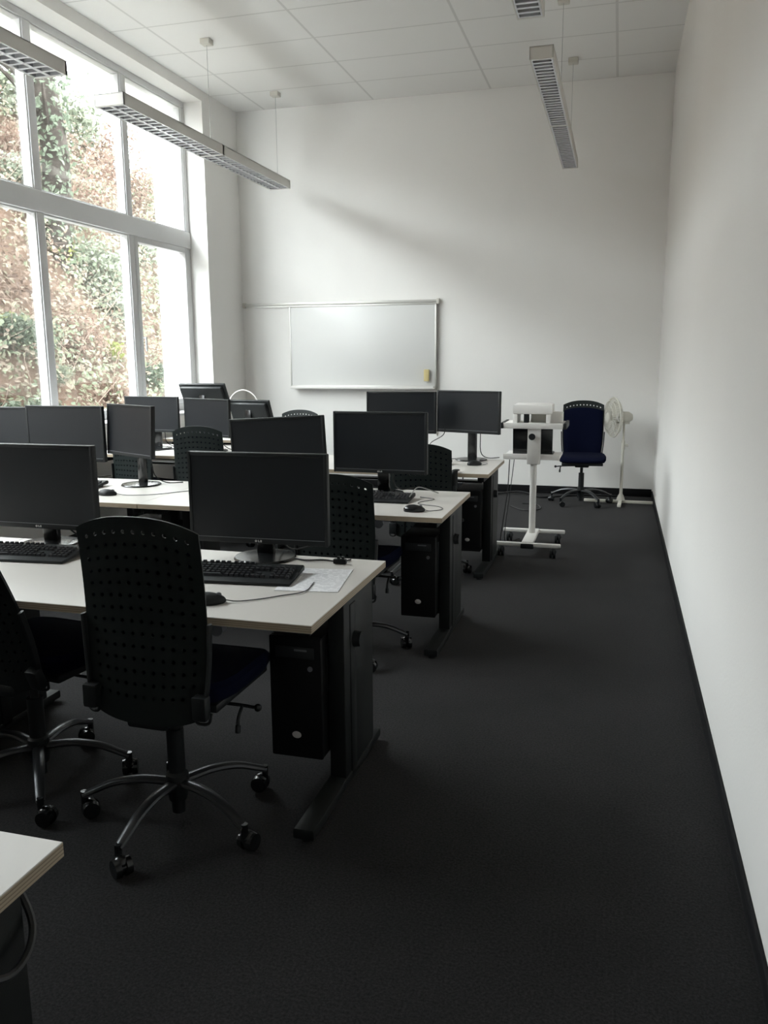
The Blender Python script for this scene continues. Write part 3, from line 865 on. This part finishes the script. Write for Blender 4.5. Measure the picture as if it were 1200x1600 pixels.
cable('white_hose', 'white cable arch standing behind the far left monitor', [(-4.22, 8.55, 0.70), (-4.21, 8.55, 0.98), (-4.15, 8.55, 1.10), (-4.03, 8.55, 1.15), (-3.91, 8.55, 1.10), (-3.85, 8.55, 0.98), (-3.84, 8.55, 0.70)], 0.008, 'white')
tag(MB().box(-4.25, -3.80, 8.35, 8.75, 0.0, 0.70, bev=0.01).build('side_table', M['white'], smooth=True), 'low white cabinet behind the far left monitors, in the corner', 'cabinet')
MBred = MB().box(-0.02, 0.02, -0.007, 0.007, 0, 0.010, bev=0.003).build('usb_stick', M['red'], None, loc=(-3.02, 4.32, DZ), rot=(0, 0, R(65)))
tag(MBred, 'small red memory stick on the second row left desk', 'memory stick')
# white mouse behind the left keyboard
make_mouse('white computer mouse behind the keyboard at the left', (-2.045, 2.845, DZ), R(70), [(0.0, 0.09, 0.003), (0.03, 0.13, 0.003)], 'white')
# hook over the third row desk edge
h = MB()
h.tube([(-1.02, 5.44, DZ + 0.012), (-1.02, 5.38, DZ + 0.016), (-1.02, 5.352, DZ - 0.005), (-1.02, 5.348, DZ - 0.10)], lambda q: (0.022, 0.007), seg=10, flat=(1, 0, 0))
h.box(-1.036, -1.004, 5.34, 5.356, DZ - 0.36, DZ - 0.08, bev=0.004)
tag(h.build('strap', M['plastic']), 'black strap hooked over the third row desk edge', 'strap')
cable('cable', 'drooping loop of black cable below the nearest desk corner', [(-0.90, 0.70, 0.70), (-0.845, 0.83, 0.63), (-0.83, 0.90, 0.60), (-0.845, 0.96, 0.63), (-0.90, 0.98, 0.71)], 0.006)

# ------------------------------------------------------------------ whiteboard
def whiteboard():
    t = thing('whiteboard', 'white wall board with sliding rail and pen tray on the back wall', 'whiteboard', (0, YB, 0))
    MB().box(-3.70, -1.985, -0.05, -0.028, 1.18, 2.075, bev=0.003).build('board', M['board'], t)
    f = MB()
    f.box(-3.715, -3.70, -0.054, -0.024, 1.17, 2.085, bev=0.002)
    f.box(-1.985, -1.968, -0.054, -0.024, 1.17, 2.085, bev=0.002)
    f.box(-3.715, -1.968, -0.054, -0.024, 2.07, 2.088, bev=0.002)
    f.box(-3.715, -1.968, -0.054, -0.024, 1.165, 1.182, bev=0.002)
    f.build('frame', M['alu'], t)
    r = MB()
    r.box(-4.28, -1.95, -0.045, 0, 2.095, 2.125, bev=0.004)
    r.box(-4.28, -1.95, -0.028, 0, 2.078, 2.097)
    r.build('rail', M['alu'], t)
    for x in (-4.285, -1.955):
        MB().box(x - 0.015, x + 0.015, -0.055, 0, 2.075, 2.135, bev=0.004).build('end_cap', M['cream'], t)
    tr = MB()
    tr.box(-3.69, -1.985, -0.13, -0.045, 1.145, 1.158, bev=0.003)
    tr.box(-3.69, -1.985, -0.135, -0.125, 1.145, 1.175, bev=0.003)
    tr.build('pen_tray', M['white'], t)
    MB().box(-1.972, -1.962, -0.02, 0, 0.62, 1.17).build('cable_duct', M['cream'], t)
whiteboard()
er = MB()
er.box(-2.10, -2.045, YB - 0.10, YB - 0.055, 1.232, 1.362, bev=0.006)
e0 = er.build('board_sponge', M['sponge'])
tag(e0, 'yellow board sponge stuck on the lower right of the whiteboard', 'sponge')

# ------------------------------------------------------------------ luminaires
def luminaire(label, cx, y0, y1, w_, hh, zb, cups, rows=2):
    t = thing('ceiling_lamp', label, 'lamp', (cx, y0, zb))
    L = y1 - y0
    hsg = MB()
    th = 0.006
    hsg.box(-w_ / 2, -w_ / 2 + th, 0, L, 0, hh)
    hsg.box(w_ / 2 - th, w_ / 2, 0, L, 0, hh)
    hsg.box(-w_ / 2, w_ / 2, 0, L, hh - th, hh)
    hsg.box(-w_ / 2, w_ / 2, 0, 0.022, 0, hh, bev=0.003)
    hsg.box(-w_ / 2, w_ / 2, L - 0.022, L, 0, hh, bev=0.003)
    hsg.box(-w_ / 2, w_ / 2, L / 2 - 0.014, L / 2 + 0.014, 0.0, hh)
    hsg.build('housing', M['lamp'], t, smooth=False)
    for seg in range(2):
        a = 0.022 if seg == 0 else L / 2 + 0.014
        b_ = L / 2 - 0.014 if seg == 0 else L - 0.022
        g = MB(); q = MB()
        for r in range(rows + 1):
            x = -w_ / 2 + 0.012 + (w_ - 0.024) * r / rows
            tk = 0.005 if 0 < r < rows else 0.003
            # V-shaped side reflectors
            for s in (-1, 1):
                if (r == 0 and s < 0) or (r == rows and s > 0): continue
                A = [(x, a, 0.004), (x, b_, 0.004), (x + s * 0.017, b_, 0.046), (x + s * 0.017, a, 0.046)]
                A = [(x + s * 0.001, p[1], p[2]) if abs(p[0] - x) < 1e-9 else (x + s * 0.001, p[1], p[2]) for p in A]
                A = [(x + s * 0.012, a, 0.003), (x + s * 0.012, b_, 0.003), (x + s * 0.002, b_, 0.044), (x + s * 0.002, a, 0.044)]
                q.bm.faces.new([q.bm.verts.new(p) for p in A])
            g.box(x - 0.012 if 0 < r < rows else x - 0.004, x + 0.012 if 0 < r < rows else x + 0.004, a, b_, 0.001, 0.003)
        n = int((b_ - a) / (0.078 if rows == 2 else 0.06))
        for i in range(n + 1):
            y = a + (b_ - a) * i / n
            for r in range(rows):
                xa = -w_ / 2 + 0.014 + (w_ - 0.024) * r / rows
                xb = -w_ / 2 + 0.010 + (w_ - 0.024) * (r + 1) / rows
                bm = g.bm
                v = [bm.verts.new(p) for p in ((xa, y - 0.011, 0.002), (xb, y - 0.011, 0.002), (xb, y + 0.011, 0.002), (xa, y + 0.011, 0.002), (xa, y, 0.038), (xb, y, 0.038))]
                bm.faces.new(v[:4]); bm.faces.new([v[0], v[1], v[5], v[4]]); bm.faces.new([v[3], v[2], v[5], v[4]])
        g.build('louvre', M['louvre'], t, smooth=False)
        q.build('reflector', M['reflector'], t, smooth=False)
        for r in range(rows):
            xc = -w_ / 2 + 0.012 + (w_ - 0.024) * (r + 0.5) / rows
            MB().cyl((xc, a + 0.02, hh - 0.022), (xc, b_ - 0.02, hh - 0.022), 0.012, seg=12).build('tube', M['tube'], t)
    for y in cups:
        MB().cyl((0, y - y0, hh), (0, y - y0, ZC - zb - 0.03), 0.0022, seg=6).build('suspension_wire', M['wire'], t)
        MB().box(-0.045, 0.045, y - y0 - 0.045, y - y0 + 0.045, ZC - zb - 0.045, ZC - zb, bev=0.006).build('ceiling_cup', M['cream'], t)
    return t
ZL = 3.285
luminaire('long suspended louvre lamp near the window, fully in view', -3.605, 5.60, 8.76, 0.235, 0.085, ZL, (7.17, 8.70))
luminaire('nearer suspended louvre lamp cut by the upper left picture edge', -3.605, 1.80, 4.97, 0.235, 0.085, ZL, (1.9, 3.4))
luminaire('long suspended louvre lamp on the right half of the room', -0.540, 5.53, 8.66, 0.145, 0.075, ZL, (7.17, 8.58), rows=1)
luminaire('nearer right side louvre lamp cut by the top picture edge', -0.540, 1.75, 4.90, 0.145, 0.075, ZL, (1.85, 3.4), rows=1)

# ------------------------------------------------------------------ trolley with projector
def trolley():
    t = thing('projector_trolley', 'white projector trolley on four black castors beside the third row', 'trolley', (-0.615, 6.54, 0))
    for y in (-0.33, 0.20):
        b_ = MB().box(-0.25, 0.25, y - 0.018, y + 0.018, 0.075, 0.105, bev=0.008)
        b_.build('base_bar', M['white'], t)
        for s in (-1, 1):
            c = MB()
            c.cyl((s * 0.195, y, 0.05), (s * 0.195, y, 0.078), 0.01)
            c.cyl((s * 0.195 - 0.022, y - 0.02, 0.034), (s * 0.195 - 0.006, y - 0.02, 0.034), 0.034, seg=20)
            c.cyl((s * 0.195 + 0.006, y - 0.02, 0.034), (s * 0.195 + 0.022, y - 0.02, 0.034), 0.034, seg=20)
            c.ball((s * 0.195, y - 0.012, 0.05), 0.028, seg=12)
            c.build('castor', M['plastic'], t)
    MB().box(-0.045, 0.045, -0.33, 0.20, 0.078, 0.112, bev=0.008).build('spine', M['white'], t)
    MB().box(-0.05, 0.05, -0.352, -0.30, 0.06, 0.10, bev=0.008).build('spine_cap', M['plastic'], t)
    MB().cyl((0, 0.02, 0.11), (0, 0.02, 0.70), 0.026).build('pole', M['white'], t)
    MB().box(-0.05, 0.05, -0.02, 0.035, 0.665, 0.99, bev=0.006).build('upper_column', M['white'], t)
    k = MB().cyl((-0.012, -0.055, 0.885), (-0.012, -0.02, 0.885), 0.026, 0.022)
    k.build('knob', M['plastic'], t)
    # lower shelf and upper rail
    MB().box(-0.24, 0.20, 0.00, 0.38, 0.705, 0.728, bev=0.006).box(-0.24, 0.20, -0.005, 0.008, 0.70, 0.745, bev=0.003).build('lower_shelf', M['white'], t)
    sh = MB().box(-0.24, 0.22, -0.03, 0.32, 0.955, 0.985, bev=0.005)
    sh.box(-0.24, 0.22, -0.035, -0.02, 0.945, 0.99, bev=0.003)
    sh.build('upper_shelf', M['white'], t)
    for s in (-0.25, 0.235):
        MB().box(s - 0.012, s + 0.012, -0.04, 0.33, 0.945, 0.99, bev=0.005).build('end_cap', M['plastic'], t)
trolley()
def projector():
    t = thing('overhead_projector', 'white overhead projector housing standing on top of the trolley', 'projector', (-0.615, 6.54, 0.986))
    b_ = MB()
    poly = [(-0.17, 0.0), (0.13, 0.0), (0.13, 0.26), (-0.17, 0.26)]
    b_.prism(poly, 0.07, 0.145, bev=0.012)
    b_.build('case', M['white'], t)
    for x in (-0.155, 0.10):
        MB().box(x - 0.015, x + 0.02, 0.01, 0.25, 0, 0.075, bev=0.004).build('side_foot', M['white'], t)
    MB().box(-0.09, -0.05, 0.04, 0.09, 0.0, 0.071, bev=0.006).build('lens_knob', M['plastic'], t)
    MB().box(-0.04, 0.09, 0.12, 0.22, 0.0, 0.071, bev=0.006).build('lamp_box', M['cream'], t)
projector()
tag(MB().box(-0.05, 0.05, -0.045, 0.045, 0, 0.085, bev=0.006).build('white_box', M['white'], None, loc=(-0.455, 6.66, 0.986)), 'small white box at the right of the projector on the trolley', 'box')
def laptop():
    t = thing('laptop', 'black laptop standing open behind the trolley column', 'laptop', (-0.63, 6.645, 0.7285))
    MB().box(-0.155, 0.155, -0.06, 0.16, 0, 0.016, bev=0.004).build('keyboard_deck', M['plastic'], t)
    lid = MB().box(-0.155, 0.155, -0.004, 0.004, 0.0, 0.21, bev=0.003).build('lid', M['gloss'], t, loc=(0, -0.055, 0.012), rot=(R(6), 0, 0))
laptop()
cable('cable', 'two grey cables hanging from the trolley shelf to the floor', [(-0.80, 6.52, 0.70), (-0.81, 6.51, 0.45), (-0.84, 6.50, 0.2), (-0.86, 6.55, 0.02), (-0.80, 6.70, 0.006)], 0.004, 'cable')
cable('cable', 'second hanging cable beside the first under the trolley shelf', [(-0.765, 6.53, 0.70), (-0.79, 6.52, 0.45), (-0.82, 6.53, 0.2), (-0.83, 6.60, 0.02), (-0.74, 6.8, 0.006)], 0.003, 'cable')
cable('cable', 'thick black cable winding along the back wall floor', [(-1.6, 8.8, 0.012), (-1.3, 8.95, 0.012), (-1.0, 9.10, 0.03), (-0.75, 8.9, 0.012), (-0.5, 9.05, 0.012), (-0.2, 9.12, 0.02), (0.1, 9.15, 0.012)], 0.011)
cable('cable', 'thin black cable loop on the carpet behind the trolley', [(-1.0, 8.3, 0.006), (-0.85, 8.1, 0.006), (-0.7, 8.2, 0.006), (-0.75, 8.45, 0.006), (-0.9, 8.5, 0.006)], 0.005)

# ------------------------------------------------------------------ fan
def fan():
    t = thing('pedestal_fan', 'ivory pedestal fan on crossed feet in the back right corner', 'fan', (0.075, 8.80, 0))
    MB().box(-0.37, 0.32, -0.018, 0.018, 0.0, 0.028, bev=0.005).build('foot', M['fan'], t, rot=(0, 0, R(-3)))
    MB().box(-0.018, 0.018, -0.30, 0.30, 0.004, 0.034, bev=0.005).build('foot', M['fan'], t, rot=(0, 0, R(-3)))
    p = MB().lathe([(0, 0.03), (0.045, 0.03), (0.035, 0.06), (0.016, 0.10), (0.014, 0.55), (0.019, 0.56), (0.019, 0.64), (0.012, 0.65), (0.011, 0.85), (0, 0.85)])
    p.build('pole', M['fan'], t)
    MB().cyl((0.02, 0, 0.60), (0.05, 0, 0.60), 0.012).build('height_knob', M['fan'], t)
    head = bpy.data.objects.new('fan_head', None); C.objects.link(head); head.parent = t
    # axis points to -x mostly and to the camera a bit
    head.location = (0.02, 0, 0.885); head.rotation_euler = (0, 0, R(22))
    mo = MB()
    RX = Matrix.Rotation(R(-90), 4, 'Y')
    mo.lathe([(0, -0.06), (0.035, -0.055), (0.055, -0.02), (0.058, 0.04), (0.04, 0.07), (0.02, 0.08), (0, 0.08)], mtx=RX)
    mo.box(-0.03, 0.03, -0.025, 0.025, -0.07, -0.03, bev=0.006)
    mo.build('motor', M['fan'], head)
    cg = MB()
    cx = -0.14
    for q, (rr, dx) in enumerate(((0.20, 0.0), (0.17, -0.035), (0.12, -0.05), (0.06, -0.06), (0.17, 0.035), (0.12, 0.05), (0.06, 0.055))):
        cg.tube([(cx + dx, rr * math.cos(a), rr * math.sin(a)) for a in [2 * PI * k / 36 for k in range(37)]], 0.003 if q else 0.008, seg=6, smooth=0)
    for k in range(44):
        a = 2 * PI * k / 44
        c_, s_ = math.cos(a), math.sin(a)
        for sg in (-1, 1):
            cg.tube([(cx + sg * 0.06, 0.045 * c_, 0.045 * s_), (cx + sg * 0.05, 0.12 * c_, 0.12 * s_), (cx + sg * 0.035, 0.17 * c_, 0.17 * s_), (cx, 0.20 * c_, 0.20 * s_)], 0.0022, seg=4, smooth=3)
    cg.build('guard', M['fan'], head)
    MB().lathe([(0, 0.008), (0.04, 0.006), (0.05, 0), (0, 0)], mtx=Matrix.Translation((cx - 0.062, 0, 0)) @ RX).build('front_cap', M['fan'], head)
    bl = MB()
    bl.lathe([(0, -0.02), (0.035, -0.02), (0.035, 0.02), (0, 0.025)], mtx=Matrix.Translation((cx, 0, 0)) @ RX)
    for k in range(3):
        a0 = 2 * PI * k / 3
        pr_ = []
        for i in range(7):
            r_ = 0.03 + 0.145 * i / 6
            wd = 0.35 + 0.25 * math.sin(i / 6 * PI)
            row = []
            for j in range(5):
                a = a0 + (j / 4 - 0.5) * 2 * wd * (0.05 / r_ + 0.45)
                row.append(bl.bm.verts.new((cx + (j / 4 - 0.5) * 0.035, r_ * math.cos(a), r_ * math.sin(a))))
            pr_.append(row)
        for i in range(6):
            for j in range(4): bl.bm.faces.new([pr_[i][j], pr_[i][j + 1], pr_[i + 1][j + 1], pr_[i + 1][j]])
    bl.build('blade', M['fan'], head)
fan()

# ------------------------------------------------------------------ hillside outside
def hill_z(x, y):
    d = -x - 6.0
    if d < 0: z = -0.6 + 0.25 * max(d, -1.0)
    elif d < 4.1: z = -0.6 + d * 1.45
    else: z = -0.6 + 4.1 * 1.45 + (d - 4.1) * 0.10
    z += 0.25 * math.sin(y * 0.9 + x) * min(1, max(0, d)) + 0.15 * math.sin(y * 2.3 - x * 1.7) * min(1, max(0, d))
    return z
bm = bmesh.new()
g = []
for i in range(41):
    x = -4.93 - i * 0.3
    g.append([bm.verts.new((x, -4 + j * 0.6, hill_z(x, -4 + j * 0.6))) for j in range(50)])
for i in range(40):
    for j in range(49): bm.faces.new([g[i][j], g[i][j + 1], g[i + 1][j + 1], g[i + 1][j]])
o = MB(); o.bm.free(); o.bm = bm
hill = o.build('hillside', M['soil']); hill['kind'] = 'structure'; hill['label'] = 'steep brown soil bank rising outside the window'

pv = MB().box(-6.15, XO, -4, 22, -0.75, -0.5)  # pale ground strip added outside to throw daylight up at the ceiling
struct(pv.build('bounce_strip', mat('pale_bounce_surface', (0.55, 0.54, 0.51), 0.9, bump=0.2, bscale=40, var=0.1), smooth=False), 'pale strip added between facade and bank to bounce daylight onto the ceiling')

def leaf_cloud(gen, n, size, smin=0.6):
    verts, faces = [], []
    for _ in range(n):
        p, nrm = gen()
        s = size * random.uniform(smin, 1.25)
        nv = (nrm + Vector((random.gauss(0, .5), random.gauss(0, .5), random.gauss(0, .5)))).normalized()
        u = nv.orthogonal().normalized()
        a = random.uniform(0, 2 * PI)
        u = (u * math.cos(a) + nv.cross(u) * math.sin(a))
        v = nv.cross(u)
        k = len(verts)
        lift = nv * s * 0.12
        verts += [p - u * s * 0.5, p + v * s * 0.30 + lift - u * s * 0.12, p + v * s * 0.195 + lift + u * s * 0.25, p + u * s * 0.55, p - v * s * 0.195 + lift + u * s * 0.25, p - v * s * 0.30 + lift - u * s * 0.12]
        faces += [(k, k + 5, k + 4, k + 3), (k, k + 3, k + 2, k + 1)]
    return verts, faces
def leaf_obj(name, vf, m_, parent=None, loc=None):
    me = bpy.data.meshes.new(name); me.from_pydata([tuple(v) for v in vf[0]], [], vf[1]); me.materials.append(m_)
    o = bpy.data.objects.new(name, me); C.objects.link(o)
    if parent: o.parent = parent
    if loc: o.location = loc
    return o

def ug():
    while True:
        x = -random.uniform(5.8, 11.2); y = random.uniform(1, 20)
        if y < 5.5 and random.random() < 0.6: continue
        # the strip the windows look out on
        break
    z = hill_z(x, y)
    dens = 0.5 + 0.5 * math.sin(x * 1.7 + y * 1.3) * math.sin(y * 0.9 - x)
    h = abs(random.gauss(0, 0.16 + 0.16 * dens))
    return Vector((x + h * 0.6, y - 0.1 * h, z + h)), Vector((0.75, -0.25, 0.6))
u = leaf_obj('undergrowth', leaf_cloud(ug, 60000, 0.075), M['under'])
tag(u, 'mixed brown and green leaf cover on the bank outside', 'undergrowth', kind='stuff')

# dry stems and brambles over the bank
tw = MB()
for _ in range(420):
    x = -random.uniform(6.0, 10.2); y = random.uniform(6, 17)
    p = Vector((x, y, hill_z(x, y)))
    d = Vector((random.uniform(0.0, 0.8), random.uniform(-1, 1), random.uniform(0.3, 1.2))).normalized()
    L = random.uniform(0.4, 1.3)
    pts = [p]
    for k in range(4):
        d = (d + Vector((random.gauss(0, .25) + 0.05, random.gauss(0, .3), random.gauss(-0.16, .25)))).normalized()
        pts.append(pts[-1] + d * L / 4)
    r0 = random.uniform(0.003, 0.009)
    tw.tube(pts, lambda q, r0=r0: r0 * (1 - 0.7 * q), seg=4, smooth=2)
tag(tw.build('brambles', M['twig'], recalc=False), 'tangle of dry brown stems on the bank outside', 'brambles', kind='stuff')

def shrub_proto(name, label, m_, n, rad, size, group):
    t = thing(name, label, 'shrub', (0, 0, -30), 0, group)
    blobs = [(Vector((random.uniform(-.5, .5), random.uniform(-.5, .5), random.uniform(0.1, .7))) * rad, rad * random.uniform(.35, .6)) for _ in range(7)]
    def gen():
        c, r_ = random.choice(blobs)
        d = Vector((random.gauss(0, 1), random.gauss(0, 1), random.gauss(0.2, 1))).normalized()
        return c + d * r_ * random.uniform(0.55, 1.0), d
    leaf_obj('foliage', leaf_cloud(gen, n, size), m_, t)
    s = MB()
    for c, r_ in blobs:
        s.tube([(0, 0, -0.25), c * 0.4 + Vector((0, 0, 0.05)), c + Vector((0, 0, r_ * .5))], lambda q: 0.014 * (1 - .7 * q), seg=5, smooth=3)
    s.build('stem', M['twig'], t, recalc=False)
    return t
protos = {
 'pale': shrub_proto('shrub', 'pale green leafy shrub on the bank outside the window', M['leaf_pale'], 1500, 0.75, 0.085, 'pale green shrubs outside'),
 'dark': shrub_proto('shrub', 'dark green leafy shrub on the bank outside the window', M['leaf_dark'], 1600, 0.7, 0.08, 'dark green shrubs outside'),
 'brown': shrub_proto('shrub', 'russet brown shrub on the bank outside the window', M['leaf_brown'], 1600, 0.8, 0.06, 'russet shrubs outside'),
 'yellow': shrub_proto('shrub', 'small yellow green sprig on the bank outside the window', M['leaf_yellow'], 160, 0.35, 0.10, 'yellow green sprigs outside'),
}
first = set()
def put(kind, x, y, s=1.0, lab='', lift=0.05):
    src = protos[kind]
    loc = (x, y, hill_z(x, y) + lift)
    rz = random.uniform(0, 6.28)
    if kind not in first:
        first.add(kind); o = src; o.location = loc; o.rotation_euler = (0, 0, rz); o['label'] = lab
    else:
        o = dup(src, loc, rz, lab, src['group'])
    o.scale = (s, s, s)
SH = [
 ('dark', -6.75, 8.25, 0.85, 'dark green shrub low in the leftmost lower pane'),
 ('dark', -7.30, 8.95, 0.75, 'grey green shrub halfway up the leftmost lower pane'),
 ('pale', -8.05, 11.70, 1.05, 'broad pale green shrub high in the middle lower pane'),
 ('pale', -7.75, 11.9, 0.95, 'pale green shrub against the second mullion, middle lower pane'),
 ('pale', -6.60, 9.45, 0.35, 'little pale leaved shrub at the very bottom of the middle pane'),
 ('pale', -6.95, 9.25, 0.32, 'little pale sprig beside the first mullion, low in the middle pane'),
 ('brown', -7.40, 10.40, 0.75, 'russet shrub filling the centre of the middle lower pane'),
 ('brown', -6.95, 10.45, 0.55, 'russet brown shrub low on the right of the middle lower pane'),
 ('brown', -9.55, 14.2, 1.25, 'large russet shrub in the upper middle pane beside the tree'),
 ('brown', -8.86, 12.5, 0.9, 'russet shrub just above the transom in the upper middle pane'),
 ('brown', -9.45, 11.75, 0.8, 'russet shrub high in the leftmost upper pane'),
 ('pale', -9.0, 11.2, 0.7, 'pale green shrub just above the transom in the leftmost upper pane'),
 ('brown', -9.6, 15.75, 1.1, 'brownish shrub in the upper right pane'),
 ('pale', -8.9, 14.6, 0.85, 'pale olive shrub under the transom in the right casement'),
 ('dark', -7.1, 11.75, 0.6, 'green leafy shrub low in the right casement'),
 ('pale', -10.2, 14.2, 1.35, 'tall pale shrub on the crest behind the lamp end'),
 ('pale', -10.0, 12.9, 1.15, 'pale green shrub on the crest just right of the ivy tree'),
 ('brown', -10.2, 15.6, 1.3, 'russet shrub on the crest by the second mullion'),
 ('brown', -10.2, 11.9, 1.1, 'russet shrub on the crest left of the ivy tree'),
 ('yellow', -7.5, 9.1, 0.75, 'yellow green sprig at the left edge of the leftmost lower pane'),
 ('yellow', -8.2, 11.25, 0.7, 'yellow green sprig near the top of the middle lower pane'),
 ('yellow', -7.35, 11.0, 0.8, 'yellow green sprig right of centre in the middle lower pane'),
 ('yellow', -9.0, 11.9, 0.35, 'tiny yellow sprig by the tree foot above the transom'),
]
for k in SH: put(*k)

def tree(x, y, hgt, label):
    t = thing('tree', label, 'tree', (x, y, hill_z(x, y) - 0.3))
    tr = MB()
    tr.tube([(0, 0, 0), (0.05, 0.1, hgt * .3), (-0.05, 0.0, hgt * .6), (0.1, 0.1, hgt)], lambda q: 0.23 * (1 - .4 * q), seg=12, smooth=5)
    ends = []
    for k in range(13):
        z = hgt * random.uniform(.35, .95); a = random.uniform(0, 2 * PI); L = random.uniform(.8, 1.8)
        e = Vector((math.cos(a) * L, math.sin(a) * L, z + L * random.uniform(.2, .8)))
        tr.tube([(0, 0.05, z), e * 0.5 + Vector((0, 0, z * .5 + .05)), e], lambda q: 0.05 * (1 - .8 * q), seg=6, smooth=3)
        ends.append(e)
    tr.build('trunk', M['bark'], t, recalc=False)
    def ivy():
        z = random.uniform(0.1, hgt * 1.0); a = random.uniform(0, 2 * PI)
        d = Vector((math.cos(a), math.sin(a), 0.2)); r_ = 0.22 + abs(random.gauss(0, .07))
        return Vector((d.x * r_, d.y * r_ + .05, z)), d
    leaf_obj('ivy', leaf_cloud(ivy, 2200, 0.085), M['leaf_dark'], t)
    def crown():
        e = random.choice(ends); d = Vector((random.gauss(0, 1), random.gauss(0, 1), random.gauss(0, 1))).normalized()
        return e + d * abs(random.gauss(0, .38)), d
    leaf_obj('crown', leaf_cloud(crown, 2600, 0.085), M['leaf_dark'], t)
tree(-8.3, 11.22, 5.6, 'ivy covered tree trunk on the bank beyond the upper window pane')
